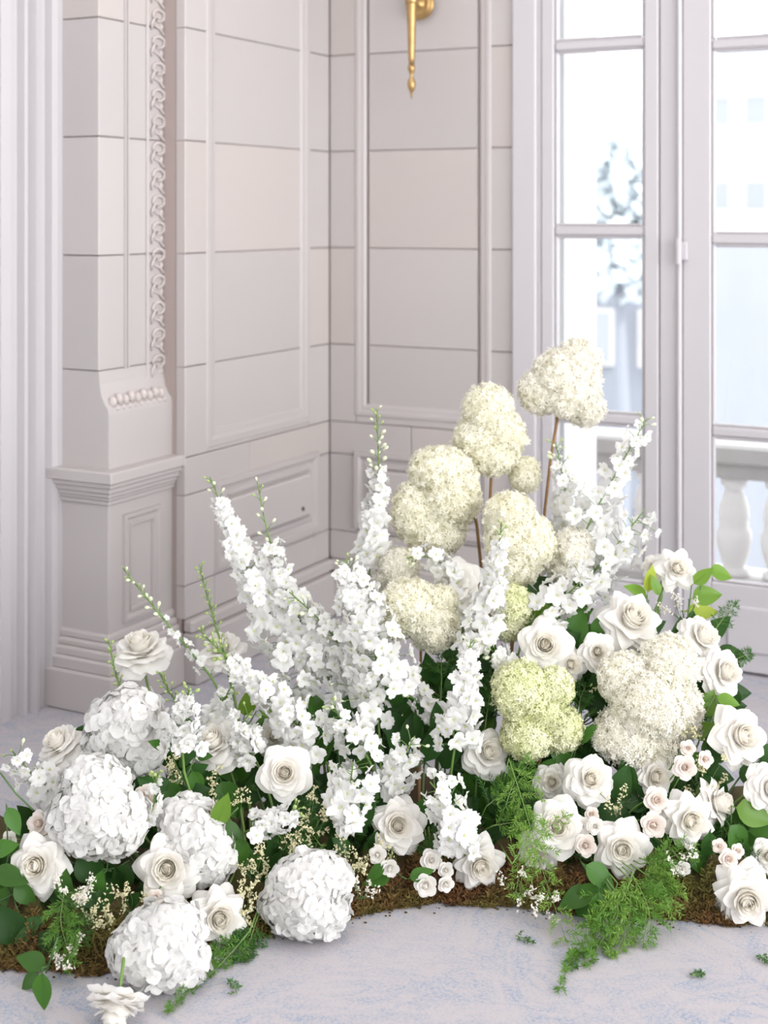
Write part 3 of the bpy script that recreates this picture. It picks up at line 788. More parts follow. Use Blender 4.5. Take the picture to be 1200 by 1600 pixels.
def rose(px, py, rpx, face, style, label, dz=0.0, stem='stem', heart=None, group='large white roses in the arrangement', foot=None, clear=0.85, short=None):
    Z = depth(px, py, rpx, dz, clear); n = cdir(*face); r = rpx / FPX * Z / 1.02
    c = P(px, py, Z)
    base = c - n * r * 0.36
    t = thing('rose', label, 'rose', base, group)
    layers, hm = rnd.choice(ROSES[style])
    B = frame_basis(Vector((0, 0, 0)), n, rnd.uniform(0, 6.28), r)
    for cnt, ms, st in layers:
        for k in range(cnt):
            a = st + (k + rnd.uniform(-.12, .12)) * 2 * PI / cnt
            put('petal', ms[k % 2], t, B @ Matrix.Rotation(a, 4, 'Z') @ Matrix.Rotation(rnd.uniform(-.10, .10), 4, 'Y'))
    put('heart', hm, t, B)
    put('calyx', CALYX, t, B)
    mb = MB(); p = base - n * r * .12
    if short is not None: f = P(*short)
    else: f = foot_of(px, py)
    stem_to_foot(mb, p, n, f, 0.0030, 0.0034, 6, 0, 8, base)
    obj('stem', mb, M[stem], t, True)
    return t

# ---- large roses: (px, py, radius px, facing (right, up, towards camera), style, dz, label)
RO = [
 (220, 1014, 44, (-.1, .95, .25), 'full', .28, 'white rose opening upward on a bare stem above the tall left hydrangea'),
 (92, 1162, 36, (-.45, .75, .35), 'full', .10, 'white rose seen from the side behind the left hydrangea, facing up left'),
 (335, 1160, 42, (-.35, .75, .5), 'full', .08, 'white rose standing right of the white stock spike, facing up left'),
 (445, 1208, 42, (.0, .45, .9), 'cup', .0, 'closed cup shaped white rose above the statice, left of the low delphinium cluster'),
 (58, 1352, 47, (-.1, .35, .93), 'open', .0, 'white rose with peach heart beside the round green leaves at the far left'),
 (262, 1357, 50, (.05, .35, .93), 'open', .0, 'white rose with blush heart overlapping the hydrangea over the lowest one'),
 (342, 1435, 47, (.25, .3, .9), 'star', .0, 'wide open white rose with yellow heart beside the lowest hydrangea'),
 (182, 1572, 47, (-.1, -.80, .55), 'full', .0, 'white rose lying face down on the carpet below the lowest hydrangea'),
 (622, 1290, 43, (.05, .4, .9), 'open', .0, 'round white rose above the moss gap, left of the hanging delphinium'),
 (750, 1352, 41, (.1, .1, .98), 'star', .0, 'white rose with pointed reflexed petals just above the moss in the middle'),
 (762, 1176, 36, (.3, .45, .8), 'full', .05, 'ruffled white rose under the lime green panicle, beside the delphinium spike'),
 (715, 910, 38, (-.2, .5, .8), 'cup', .06, 'soft white rose among the tall panicle hydrangeas, below the brown twig'),
 (852, 1008, 42, (-.1, .35, .9), 'cup', .0, 'white rose above the lime panicle with a half hidden rose at its right'),
 (892, 1038, 30, (.1, .2, .95), 'star', .03, 'half hidden white rose between two roses above the lime panicle'),
 (934, 1018, 29, (.0, .3, .95), 'cup', .02, 'small cupped white rose below the largest upper right rose'),
 (988, 968, 52, (.25, .65, .7), 'star', .02, 'largest upper right rose, broad white petals pointing left'),
 (1058, 888, 33, (.1, .4, .9), 'star', .06, 'topmost white rose at the upper right, beside the bright leaves'),
 (1020, 886, 20, (-.5, .3, .8), 'full', .10, 'small pale rose half hidden behind the topmost right rose'),
 (1098, 996, 37, (.45, .6, .6), 'full', .06, 'ruffled white rose facing right under the yellow green leaf'),
 (1132, 1050, 37, (.5, .35, .75), 'full', .05, 'ruffled white rose at the right outline, below its twin'),
 (1158, 1150, 46, (.3, .35, .85), 'open', .0, 'big white rose above the right edge foliage, right of the blush spray roses'),
 (1204, 1232, 36, (.3, .3, .9), 'full', .0, 'white rose cut by the right edge, under the big one'),
 (1123, 1256, 36, (.75, .25, .55), 'star', .03, 'white rose turned to the right behind the pointed front rose'),
 (1078, 1282, 42, (.1, .25, .95), 'star', .0, 'pointed white rose with cream heart right of two blush spray roses'),
 (972, 1326, 43, (-.1, .25, .95), 'open', .0, 'full white rose above the big fern clump at the right front'),
 (922, 1218, 38, (.1, .5, .85), 'full', .0, 'ruffled white rose under the gap between lime and large panicle'),
 (872, 1292, 44, (-.15, .5, .85), 'cup', .0, 'white rose veiled by fern sprigs at the right of the middle'),
 (838, 1335, 34, (-.4, .1, .9), 'full', .04, 'pale rose tucked below the fern veiled rose, touching the statice'),
 (862, 1222, 30, (-.2, .4, .9), 'full', .06, 'cream rose in shade below the lime panicle'),
 (1024, 1214, 34, (.2, .3, .9), 'open', .06, 'cream rose in shade under the large panicle, above blush spray roses'),
 (1166, 1404, 50, (-.1, .05, .98), 'star', .0, 'white rose with pointed petals resting low at the right front corner'),
 (1200, 1338, 27, (-.2, .4, .9), 'cup', .04, 'rounded white rose behind the low right corner rose'),
 (345, 1012, 36, (-.2, .9, .3), 'full', .22, 'white rose behind the green delphinium tip at the left'),
 (428, 1150, 30, (-.2, .5, .8), 'full', .10, 'cream rose in shade behind the closed cup rose'),
 (545, 1125, 26, (-.3, .4, .8), 'cup', .12, 'soft white rose nearly buried under the central delphinium mass'),
]
for q in RO:
    px, py, rr, face, style, dz, label = q
    kw = {}
    if py > 1560: kw = dict(short=(195, 1500, 2.56), clear=.8)
    rose(px, py, rr, face, style, label, dz, **kw)

# ---- small spray roses
def spray_kind(seed):
    r = random.Random(seed); m = MB()
    for n, L, W, a0, a1, a2, rad, mi in ((5, 1.05, .62, 20, 44, 0, .06, 0), (5, .95, .58, 38, 66, 28, .06, 0), (5, .86, .48, 54, 86, 60, .06, 0), (4, .80, .38, 66, 100, 100, .12, 0), (4, .80, .28, 72, 104, 112, .10, 1), (3, .82, .18, 76, 104, 110, .05, 1), (2, .82, .10, 80, 98, 100, .02, 1)):
        st = r.uniform(0, 6.28)
        for k in range(n):
            v, f = petal(L, W, a0, a1 + r.uniform(-6, 6), a2 + r.uniform(-10, 10), cup=1.1, point=.12, ruffle=.08, seed=seed + k, r0=rad, nu=5, nv=5, z0=.10 if rad >= .02 and L in (.80, .82) else .0)
            rot_add(m, v, f, st + k * 2 * PI / n, mi)
    return m.mesh('spray_bloom', [M['blush'], M['blush_in']], True), m.mesh('spray_bloom_white', [M['rose'], M['rose_in']], True)
SPR = [spray_kind(i * 5 + 2) for i in range(3)]
SP = [
 (60, 1287, 21, (-.3, .4, .8), 0, .02, 'small cream spray rose between the round leaf and the double hydrangea'),
 (85, 1296, 13, (.2, .3, .9), 0, .03, 'tiny cream spray rose tucked beside the double hydrangea'),
 (14, 1312, 14, (-.3, .3, .9), 1, .03, 'small white spray rose under the round leaf at the left edge'),
 (226, 1243, 17, (-.1, .4, .9), 0, .0, 'blush spray rose between the double hydrangea and the middle left hydrangea'),
 (236, 1262, 11, (.2, .0, .95), 0, .0, 'blush bud rose hanging under its larger blush twin'),
 (243, 1402, 13, (.1, .1, .95), 0, .0, 'small peach spray rose between the blush hearted rose and lowest hydrangea'),
 (590, 1336, 15, (-.3, .3, .9), 1, .0, 'small white spray rose below the round middle rose, upper of two'),
 (609, 1357, 16, (-.1, -.1, .95), 1, .0, 'small white spray rose below the round middle rose, lower of two'),
 (674, 1344, 18, (.0, .3, .95), 1, .0, 'topmost spray rose of the tight white foursome above the moss'),
 (697, 1360, 13, (.2, .2, .95), 1, .0, 'smallest spray rose at right of the tight white foursome'),
 (665, 1384, 19, (-.2, .1, .95), 1, .0, 'largest low spray rose at left of the white foursome'),
 (697, 1382, 14, (.2, .0, .95), 1, .0, 'bottom right spray rose of the white foursome above the moss'),
 (910, 1290, 14, (-.1, .3, .95), 1, .02, 'white spray rose at right of the fern veiled rose'),
 (930, 1291, 14, (.0, .3, .95), 1, .0, 'white spray rose touching the top of the full rose over the fern'),
 (915, 1321, 18, (-.3, .2, .9), 0, .0, 'cream spray rose left of the full rose over the fern'),
 (925, 1272, 12, (.1, .5, .9), 0, .03, 'tiny blush spray rose behind two white spray roses'),
 (1026, 1250, 21, (.1, .3, .95), 0, .0, 'blush spray rose below the shaded cream rose, upper of a pair'),
 (1021, 1289, 21, (-.2, .2, .95), 0, .0, 'blush spray rose with open heart, lower of a pair by the pointed rose'),
 (1075, 1169, 13, (.0, .4, .9), 0, .0, 'topmost of three blush spray roses right of the large panicle'),
 (1070, 1199, 20, (-.1, .3, .95), 0, .0, 'largest of three blush spray roses right of the large panicle'),
 (1103, 1186, 14, (.3, .3, .9), 0, .0, 'rightmost of three blush spray roses right of the large panicle'),
 (1124, 1322, 12, (-.2, .3, .9), 0, .0, 'small cream spray rose left of a pair under the pointed rose'),
 (1139, 1342, 16, (.1, .2, .95), 0, .0, 'cream spray rose, lowest of three above the low corner rose'),
 (1153, 1330, 12, (.3, .3, .9), 0, .01, 'cream bud rose leaning right above the low corner rose'),
 (1068, 1357, 12, (-.2, .1, .95), 1, .0, 'small white bloom nestled in the fern left of the moss corner'),
]
for px, py, rr, face, w, dz, label in SP:
    Z = depth(px, py, rr, dz - .02); n = cdir(*face); r = rr / FPX * Z; base = P(px, py, Z) - n * r * .4
    t = thing('spray_rose', label, 'rose', base, 'small spray roses in the arrangement')
    put('bloom', rnd.choice(SPR)[w], t, frame_basis(Vector((0, 0, 0)), n, rnd.uniform(0, 6.28), r))
    mb = MB(); stem_to_foot(mb, base, n, foot_of(px, py), .0016, .0022, 5, 0, 7, base); obj('stem', mb, M['stem'], t, True)

# ---- mophead hydrangeas
def hyd_floret(seed):
    r = random.Random(seed); m = MB()
    for k in range(4):
        v, f = petal(r.uniform(.92, 1.06), r.uniform(.66, .76), 24 + r.uniform(-8, 10), 18, -18 + r.uniform(-18, 18), cup=2.4, point=.16, ruffle=.12, seed=seed + k, nu=4, nv=4, r0=.04, base_w=.25)
        rot_add(m, v, f, k * PI / 2 + r.uniform(-.12, .12), 0, dz=.03 * (k % 2))
    m.ellipsoid((0, 0, .07), .085, .085, .07, 6, 4, 1)
    return m.mesh('hydrangea_floret', [M['hyd'], M['hyd_eye']], True)
HF = [hyd_floret(i * 9 + 1) for i in range(5)]
def hydrangea(lobes, label, dz=0.0, fl=11.5, face=(0, .5, .85)):
    cx = sum(l[0] for l in lobes) / len(lobes); cy = max(l[1] for l in lobes); big = max(l[3] for l in lobes)
    low = max(l[1] + l[3] for l in lobes)
    Z = min(depth(cx, cy, 0, dz), CAM_H * FPX / (low - HORIZON + 2))
    s = Z / FPX; n = cdir(*face)
    LB = [(P(l[0], l[1], Z + (l[4] if len(l) > 4 else 0)), l[2] * s, l[3] * s) for l in lobes]
    base = LB[-1][0] - n * LB[-1][2] * .7
    t = thing('hydrangea', label, 'hydrangea', base, 'white mophead hydrangeas')
    mb = MB()
    for c, rx, ry in LB: mb.ellipsoid(c - base, rx * .80, rx * .80, ry * .80, 12, 8, 0)
    obj('heart', mb, M['hyd_core'], t, True)
    fr = fl * s; cnt = 0; pts = []
    for li, (c, rx, ry) in enumerate(LB):
        N = int(4 * PI * rx * (rx + ry) / 2 / (fr * fr * 1.55))
        for i in range(N):
            zz = 1 - 2 * (i + .5) / N; a = i * 2.39996 + li
            d = Vector((math.sqrt(1 - zz * zz) * math.cos(a), math.sqrt(1 - zz * zz) * math.sin(a), zz))
            if d.dot(-FW) < -.35: continue
            q = c + Vector((d.x * rx, d.y * rx, d.z * ry)) * (.96 + .07 * noise.noise(d * 2.6 + Vector((cx, li, 0))) + rnd.uniform(-.035, .035))
            if q.z < fr * .3: continue
            if any(lj != li and ((q - c2).x / rx2) ** 2 + ((q - c2).y / rx2) ** 2 + ((q - c2).z / ry2) ** 2 < .80 for lj, (c2, rx2, ry2) in enumerate(LB)): continue
            pts.append((q, d))
    rnd.shuffle(pts)
    for q, d in pts[:298]:
        nn = (d + Vector((rnd.gauss(0, .30), rnd.gauss(0, .30), rnd.gauss(0, .30)))).normalized()
        put('floret', rnd.choice(HF), t, frame_basis(q - base, nn, rnd.uniform(0, 6.28), fr * rnd.uniform(.9, 1.2)))
    mb = MB(); stem_to_foot(mb, base, n, foot_of(cx, cy), .004, .0045, 6, 0, 7, base); obj('stem', mb, M['stem'], t, True)
HY = [
 ([(205, 1118, 52, 42), (178, 1160, 46, 42), (215, 1165, 44, 42), (192, 1140, 58, 56)], 'tall left hydrangea head under the bare stemmed rose', .10),
 ([(150, 1228, 56, 46, .03), (118, 1275, 44, 48), (180, 1285, 50, 52), (150, 1275, 62, 60)], 'double hydrangea head at left, the widest white one', .0),
 ([(292, 1278, 46, 34, .03), (325, 1335, 42, 46), (285, 1330, 46, 42), (305, 1310, 48, 50)], 'middle left hydrangea head behind the blush hearted rose', .03),
 ([(500, 1375, 48, 42), (455, 1410, 46, 44), (500, 1415, 46, 44), (478, 1398, 62, 62)], 'round hydrangea head resting on the carpet edge left of the bare moss', -.03),
 ([(262, 1450, 56, 44), (218, 1485, 48, 46), (285, 1500, 40, 40), (250, 1478, 66, 62)], 'lowest hydrangea head, leaning over the carpet at front left', -.03),
]
for lobes, label, dz in HY: hydrangea(lobes, label, dz)

# ---- panicle hydrangeas
def panicle(lobes, label, dz, mt, stem_pts=None, stem_m='twig', fl=4.6, depth_py=None, dens=1.7):
    cx = sum(l[0] for l in lobes) / len(lobes); cy = sum(l[1] for l in lobes) / len(lobes)
    Z = depth(cx, depth_py or cy, 0, dz); s = Z / FPX
    LB = [(P(l[0], l[1], Z + (l[4] if len(l) > 4 else 0)), l[2] * s, l[3] * s) for l in lobes]
    for c, rx, ry in list(LB):
        for q in range(4):
            d = Vector((rnd.gauss(0, 1), rnd.gauss(0, 1), rnd.gauss(0, 1))).normalized()
            f = rnd.uniform(.30, .42)
            LB.append((c + Vector((d.x * rx, d.y * rx, d.z * ry)) * .74, rx * f, rx * f))
    base = P(cx, max(l[1] + l[3] * .5 for l in lobes), Z + .01)
    t = thing('panicle_hydrangea', label, 'hydrangea', base, 'cream panicle hydrangeas')
    core = MB(); mb = MB(); fr = fl * s
    for li, (c, rx, ry) in enumerate(LB):
        core.ellipsoid(c - base, rx * .86, rx * .86, ry * .86, 12, 8, 0)
        N = int(4 * PI * rx * (rx + ry) / 2 / (fr * fr * .95) * dens)
        for i in range(N):
            zz = 1 - 2 * (i + .5) / N; a = i * 2.39996 + li
            d = Vector((math.sqrt(1 - zz * zz) * math.cos(a), math.sqrt(1 - zz * zz) * math.sin(a), zz))
            bump = 1 + .16 * noise.noise(d * 3.4 + Vector((cx * .1, li * 3, 0))) + rnd.uniform(-.11, .13)
            q = c + Vector((d.x * rx, d.y * rx, d.z * ry)) * bump
            if any(lj != li and ((q - c2).x / rx2) ** 2 + ((q - c2).y / rx2) ** 2 + ((q - c2).z / ry2) ** 2 < .86 for lj, (c2, rx2, ry2) in enumerate(LB)): continue
            nn = (d + Vector((rnd.gauss(0, .48), rnd.gauss(0, .48), rnd.gauss(0, .48)))).normalized()
            B = frame_basis(q - base, nn, rnd.uniform(0, 6.28), fr * rnd.uniform(.8, 1.15))
            for k in range(4):
                a = k * PI / 2; ca, sa = math.cos(a), math.sin(a)
                pv = [(0, 0, 0), (.5, .30, .3), (1.05, 0, .16 + rnd.uniform(-.26, .26)), (.5, -.30, .3), (.90, .22, .15), (.90, -.22, .15)]
                mb.add([B @ Vector((x * ca - y * sa, x * sa + y * ca, z)) for x, y, z in pv], [(0, 5 - 2, 5, 2, 4, 1)])
    obj('panicle_core', core, M[mt], t, True)
    o = obj('florets', mb, M[mt], t, True); o['kind'] = 'stuff'
    mb = MB()
    if stem_pts:
        pts = [P(a, b, Z + .012 * (i > 0)) for i, (a, b) in enumerate(stem_pts)]
        f = foot_of(stem_pts[-1][0], stem_pts[-1][1]); pts.append((pts[-1] + f) / 2 + Vector((0, 0, .02))); pts.append(f)
        mb.tube([q - base for q in pts], [.0042] * len(pts), 7)
    else:
        stem_to_foot(mb, base, UP, foot_of(cx, cy), .0032, .004, 6, 0, 8, base)
    obj('twig', mb, M[stem_m], t, True)
PN = [
 ([(905, 562, 32, 30), (878, 585, 42, 38), (845, 612, 32, 32), (888, 615, 46, 30), (915, 638, 28, 26), (912, 595, 26, 36)], 'topmost cream panicle on a bare brown stem before the window', .10, 'pan_w', [(873, 640), (860, 720), (851, 800), (845, 880)]),
 ([(763, 640, 36, 36), (748, 685, 35, 34), (785, 680, 34, 36), (768, 712, 40, 26), (820, 742, 22, 27)], 'cone shaped cream panicle with a small side lobe, second highest', .10, 'pan', [(768, 735), (765, 800), (768, 900)]),
 ([(688, 735, 44, 34), (652, 800, 38, 46), (700, 775, 46, 46), (680, 830, 44, 34), (715, 755, 30, 32)], 'broad cream panicle at the left of the tall ones, beside the brown twig', .08, 'pan', [(735, 772), (745, 820), (752, 890), (748, 960)]),
 ([(798, 808, 38, 36), (826, 850, 38, 40), (802, 880, 38, 36), (800, 840, 40, 44)], 'cream panicle under the cone shaped one, above the small green panicle', .04, 'pan', None),
 ([(640, 945, 44, 36), (678, 975, 36, 38), (622, 968, 28, 26), (690, 940, 22, 24)], 'low cream panicle right of the central delphinium mass', .02, 'pan', None),
 ([(622, 888, 30, 28), (605, 905, 20, 18)], 'small pale panicle tucked behind the central delphinium mass', .14, 'pan_w', None),
 ([(804, 948, 28, 30), (795, 975, 24, 22)], 'small green tinged panicle left of the bright ivy leaves', .04, 'pan_g', None),
 ([(815, 1078, 42, 40), (868, 1075, 26, 30), (878, 1138, 30, 32), (825, 1148, 38, 34), (850, 1110, 30, 30)], 'lime green panicle with open speckled florets in the middle right', .0, 'pan_g', None),
 ([(1045, 1040, 44, 44, .05), (975, 1060, 38, 38, .04), (1062, 1110, 34, 48, .05), (1018, 1098, 56, 50), (985, 1148, 50, 42, .01), (1020, 1160, 38, 42, .02)], 'large white panicle hydrangea, biggest head on the right side', .0, 'pan_w', None),
 ([(897, 862, 30, 32), (882, 890, 24, 22)], 'faint cream panicle behind the right delphinium sprays', .10, 'pan_w', None),
]
for lobes, label, dz, mt, sp_ in PN: panicle(lobes, label, dz, mt, sp_)

# ---- delphiniums and stock
def delph_floret(seed, double=False):
    r = random.Random(seed); m = MB()
    n = 5 if not double else 6
    for k in range(n):
        v, f = petal(r.uniform(.88, 1.10), r.uniform(.42, .54), 34 + r.uniform(-8, 8), 22, -16 + r.uniform(-18, 18), cup=2.4, point=.10, ruffle=.34, seed=seed + k, nu=4, nv=4, r0=.05, base_w=.3)
        rot_add(m, v, f, k * 2 * PI / n + r.uniform(-.1, .1), 0, dz=.03 * (k % 2))
    if double:
        for k in range(5):
            v, f = petal(.72, .42, 55, 50, 10 + r.uniform(-20, 20), cup=1.4, point=.1, ruffle=.3, seed=seed + k + 9, nu=4, nv=3, r0=.03); rot_add(m, v, f, k * 2 * PI / 5 + .4, 0)
        m.ellipsoid((0, 0, .2), .08, .08, .1, 5, 4, 1)
    else:
        for k in range(3):
            a = k * 2.1 + .3; m.ellipsoid((.08 * math.cos(a), .08 * math.sin(a), .15), .055, .055, .10, 5, 4, 1)
        m.tube([(0, 0, .03), (0.05, 0, -.3), (.22, 0, -.62)], [.12, .08, .02], 5, 0)
    return m.mesh('delphinium_floret', [M['delph'], M['delph_eye']], True)
DF = [delph_floret(i * 13 + 4) for i in range(4)]
SF = [delph_floret(i * 13 + 5, True) for i in range(3)]
mb = MB(); mb.ellipsoid((0, 0, 0), .6, .6, .85, 7, 5); mb.tube([(0, 0, -.7), (.15, 0, -1.3), (.4, 0, -1.6)], [.22, .14, .04], 5); BUD = [mb.mesh('pale_bud', M['bud'], True)]
BUD.append(mb.mesh('green_bud', M['bud_g'], True))
def along(pts, t):
    segs = [(pts[i + 1] - pts[i]).length for i in range(len(pts) - 1)]; L = sum(segs); d = t * L
    for i, s in enumerate(segs):
        if d <= s or i == len(segs) - 1: return pts[i].lerp(pts[i + 1], min(1, d / s)), (pts[i + 1] - pts[i]).normalized()
        d -= s
def spike(pix, hw0, hw1, nf, nb, dz, label, fl=13.0, green=False, kind='delphinium', bare=0.0, flz=DF, dzb=0.0, bfrac=0.22, group=None):
    n = len(pix)
    Zs = [zsurf(pix[-1][0], pix[-1][1]) + dz + dzb * (1 - i / (n - 1)) for i in range(n)]
    ctrl = [P(px, py, Z) for (px, py), Z in zip(pix, Zs)]
    # smooth the polyline
    pts = []
    for i in range(n - 1):
        p0, p1, p2, p3 = ctrl[max(i - 1, 0)], ctrl[i], ctrl[i + 1], ctrl[min(i + 2, n - 1)]
        for k in range(5):
            t = k / 5
            pts.append(.5 * ((2 * p1) + (p2 - p0) * t + (2 * p0 - 5 * p1 + 4 * p2 - p3) * t * t + (3 * p1 - p0 - 3 * p2 + p3) * t ** 3))
    pts.append(ctrl[-1]); base = pts[-1].copy()
    t_ = thing(kind, label, kind, base, group or ('white delphinium spikes' if kind == 'delphinium' else 'white stock spikes'))
    s = Zs[-1] / FPX; sm = MB()
    f = foot_of(pix[-1][0], pix[-1][1]); tang = (pts[-1] - pts[-3]).normalized()
    tail = bez(pts[-1], pts[-1] + tang * (f - base).length * .35, f + UP * .05, f, 6)[1:]
    allp = pts + tail
    sm.tube([q - base for q in allp], [.0013 + .0022 * i / (len(allp) - 1) for i in range(len(allp))], 6)
    a = rnd.uniform(0, 6)
    tot = nf + nb
    for i in range(tot):
        isb = i < nb
        t = (i / max(1, nb)) * bfrac if isb else bfrac * .9 + (1 - bfrac * .9) * ((i - nb) + .5) / max(1, nf)
        if nf == 0: t = (i + .3) / nb
        p, tg = along(pts, min(1, t)); a += 2.39996
        side = tg.orthogonal().normalized(); side.rotate(Matrix.Rotation(a, 3, tg))
        if side.dot(-FW) < -.55 and rnd.random() < .5: side = -side
        hw = (hw0 + (hw1 - hw0) * t) * s
        if isb:
            r = rnd.uniform(3.2, 5.2) * s * (.75 + .5 * t / bfrac if nf else .8)
            q = p + side * (hw * .8 + r * .5) - tg * r
            d = (side * .8 - tg * .6).normalized()
            put('bud', BUD[1 if green or (i < nb * .4 and rnd.random() < .6) else 0], t_, frame_basis(q - base, d, rnd.uniform(0, 6), r))
        else:
            r = fl * 1.12 * s * (.60 + .5 * min(1, (t - bfrac * .9) * 2.2 + .1)) * rnd.uniform(.78, 1.16)
            rad = max(hw * 1.12 - r * .7, r * .12) * math.sqrt(rnd.uniform(.22, 1.5))
            q = p + side * rad + tg * rnd.uniform(-.3, .3) * r
            d = (side + UP * rnd.uniform(-.45, .3) - FW * .25 + Vector((rnd.gauss(0, .32), rnd.gauss(0, .32), rnd.gauss(0, .32)))).normalized()
            put('floret', rnd.choice(flz), t_, frame_basis(q - base, d, rnd.uniform(0, 6.28), r))
        pm = p - tg * -.012
        sm.tube([pm - base, (pm + q) / 2 + UP * .002 - base, q - d * r * .3 - base], [.0011, .0008, .0008], 4)
    obj('stem', sm, M['stem'], t_, True)
    return t_
DE = [
 ([(588, 638), (591, 740), (578, 880)], 7, 30, 44, 20, .16, 'single upright delphinium spike left of the broad cream panicle', dict(bfrac=.42)),
 ([(328, 745), (365, 835), (405, 930), (450, 1010), (485, 1090)], 9, 52, 84, 5, .16, 'delphinium spike arching left, with a nodding floret at its tip', dict(bfrac=.10)),
 ([(402, 752), (418, 830), (450, 930), (495, 1020), (530, 1100)], 7, 52, 74, 9, .14, 'delphinium spike with pale round buds at its tip, right of the arching one', dict(bfrac=.28)),
 ([(452, 925), (505, 975), (550, 1040), (575, 1120)], 14, 44, 48, 8, .10, 'short delphinium spike leaning left of the central mass', dict(bfrac=.2)),
 ([(540, 872), (562, 940), (585, 1010), (590, 1085)], 18, 66, 86, 5, .03, 'thickest delphinium spike, the white mass in the centre', dict(bfrac=.06)),
 ([(312, 985), (375, 1048), (435, 1100), (500, 1175)], 8, 40, 66, 18, .05, 'delphinium spike with green bud tip slanting above the left leaves', dict(bfrac=.24, green=True)),
 ([(192, 888), (250, 960), (328, 1055)], 5, 14, 11, 14, .20, 'thin sparse delphinium spike reaching farthest left', dict(bfrac=.5, fl=9)),
 ([(312, 882), (326, 940), (350, 1020)], 6, 10, 0, 26, .18, 'slim green budded delphinium tip behind the left spikes', dict(green=True)),
 ([(248, 1050), (265, 1080), (285, 1115)], 6, 14, 0, 18, .16, 'short green budded sprig right of the bare stemmed rose', dict(green=True)),
 ([(170, 1000), (178, 1040), (190, 1080)], 4, 8, 0, 12, .26, 'small green bud tip left of the bare stemmed rose', dict(green=True)),
 ([(736, 998), (728, 1070), (712, 1160)], 12, 38, 50, 4, -.02, 'upright delphinium spike left of the lime green panicle', dict(bfrac=.08)),
 ([(784, 815), (776, 880), (758, 960), (742, 1010)], 9, 34, 46, 6, -.01, 'delphinium spike with a curling tip before the lower cream panicle', dict(bfrac=.15)),
 ([(1012, 652), (965, 735), (915, 830), (890, 910)], 16, 46, 46, 4, .16, 'loose delphinium spike reaching up right in front of the door frame', dict(bfrac=.06)),
 ([(1008, 795), (965, 850), (905, 920)], 36, 44, 36, 0, .13, 'dense delphinium spray below the loose right one', dict(bfrac=.02)),
 ([(868, 690), (885, 780), (890, 870)], 12, 38, 34, 10, .22, 'hazy pale delphinium spike behind the brown stem at right', dict(bfrac=.2)),
 ([(925, 890), (885, 930), (850, 955)], 30, 40, 28, 0, .02, 'delphinium cluster drooping above the ivy leaves', dict(bfrac=.02)),
 ([(516, 1098), (545, 1140), (575, 1185)], 12, 40, 26, 5, .0, 'short delphinium tip hanging under the central mass', dict(bfrac=.14)),
 ([(552, 1190), (545, 1240), (535, 1290)], 46, 22, 26, 0, -.03, 'low delphinium cluster of large open florets above the round hydrangea', dict(bfrac=.02, fl=15)),
 ([(648, 1150), (628, 1190), (612, 1240)], 28, 28, 20, 3, .02, 'delphinium sprig above the round middle rose', dict(bfrac=.1)),
 ([(672, 1222), (705, 1265), (725, 1330)], 36, 34, 46, 0, -.03, 'hanging delphinium spray right of the round middle rose', dict(bfrac=.02)),
 ([(640, 1085), (662, 1105), (690, 1120)], 16, 20, 8, 2, .02, 'few loose delphinium florets before the dark centre leaves', dict(bfrac=.1)),
 ([(18, 1172), (55, 1215), (95, 1255)], 24, 30, 22, 3, .06, 'delphinium sprig at the far left over the carpet', dict(bfrac=.08)),
 ([(640, 870), (690, 880), (720, 960)], 14, 34, 22, 6, .10, 'delphinium florets peeping behind the soft white rose', dict(bfrac=.1)),
 ([(760, 1010), (785, 1030), (800, 1050)], 16, 20, 10, 6, .03, 'pale delphinium buds above the lime panicle', dict(bfrac=.3)),
 ([(360, 1075), (345, 1100), (330, 1130)], 16, 26, 14, 3, .12, 'delphinium florets behind the stock spike', dict(bfrac=.1)),
]
for pix, h0, h1, nf, nb, dz, label, kw in DE: spike(pix, h0, h1, nf, nb, dz, label, **kw)
ST = [
 ([(297, 1072), (290, 1110), (285, 1170)], 10, 34, 30, 6, -.03, 'white stock spike on a thick green stem in front of the standing rose'),
 ([(470, 1262), (435, 1280), (395, 1295)], 14, 28, 18, 6, -.02, 'white stock head lying under the closed cup rose'),
 ([(395, 1110), (375, 1140), (395, 1180)], 20, 34, 22, 4, .06, 'white stock head under the slanting green tipped delphinium'),
 ([(245, 1205), (240, 1255), (228, 1290)], 8, 16, 8, 6, .0, 'small white stock tip with grey buds between two left hydrangeas'),
]
for pix, h0, h1, nf, nb, dz, label in ST: spike(pix, h0, h1, nf, nb, dz, label, fl=11.5, kind='stock', flz=SF, bfrac=.15, green=True)

# ------------------------------------------------------------------ leaves, ferns, statice
def leaf_mesh(name, wid, mt, fold=.12, droop=.18, seed=0):
    m = MB(); nv, nu = 8, 4; vs = []
    for j in range(nv + 1):
        v = j / nv; w = wid * math.sin(PI * v ** .8) ** .8 * (1 - .25 * v) if 0 < v < 1 else .008
        for i in range(nu + 1):
            u = -1 + 2 * i / nu
            vs.append((u * w, v, fold * abs(u) * w / wid * .5 - droop * v * v + .03 * noise.noise((u * 1.5 + seed, v * 3, seed))))
    fs = []
    for j in range(nv):
        for i in range(nu):
            a = j * (nu + 1) + i; fs.append((a, a + 1, a + nu + 2, a + nu + 1))
    m.add(vs, fs)
    m.tube([(0, -.16, .0), (0, 0, 0), (0, .5, -.06 * droop / .18 - .004), (0, .96, -droop - .004)], [.014, .014, .009, .003], 5, 0)
    return m.mesh(name, M[mt], True)
LM = {}
for mt in ('leaf', 'leaf_b', 'leaf_y', 'leaf_d'):
    LM[mt] = [leaf_mesh(mt, .34, mt, .14, .16, 1), leaf_mesh(mt, .40, mt, .2, .26, 2), leaf_mesh(mt, .30, mt, .10, .08, 3)]
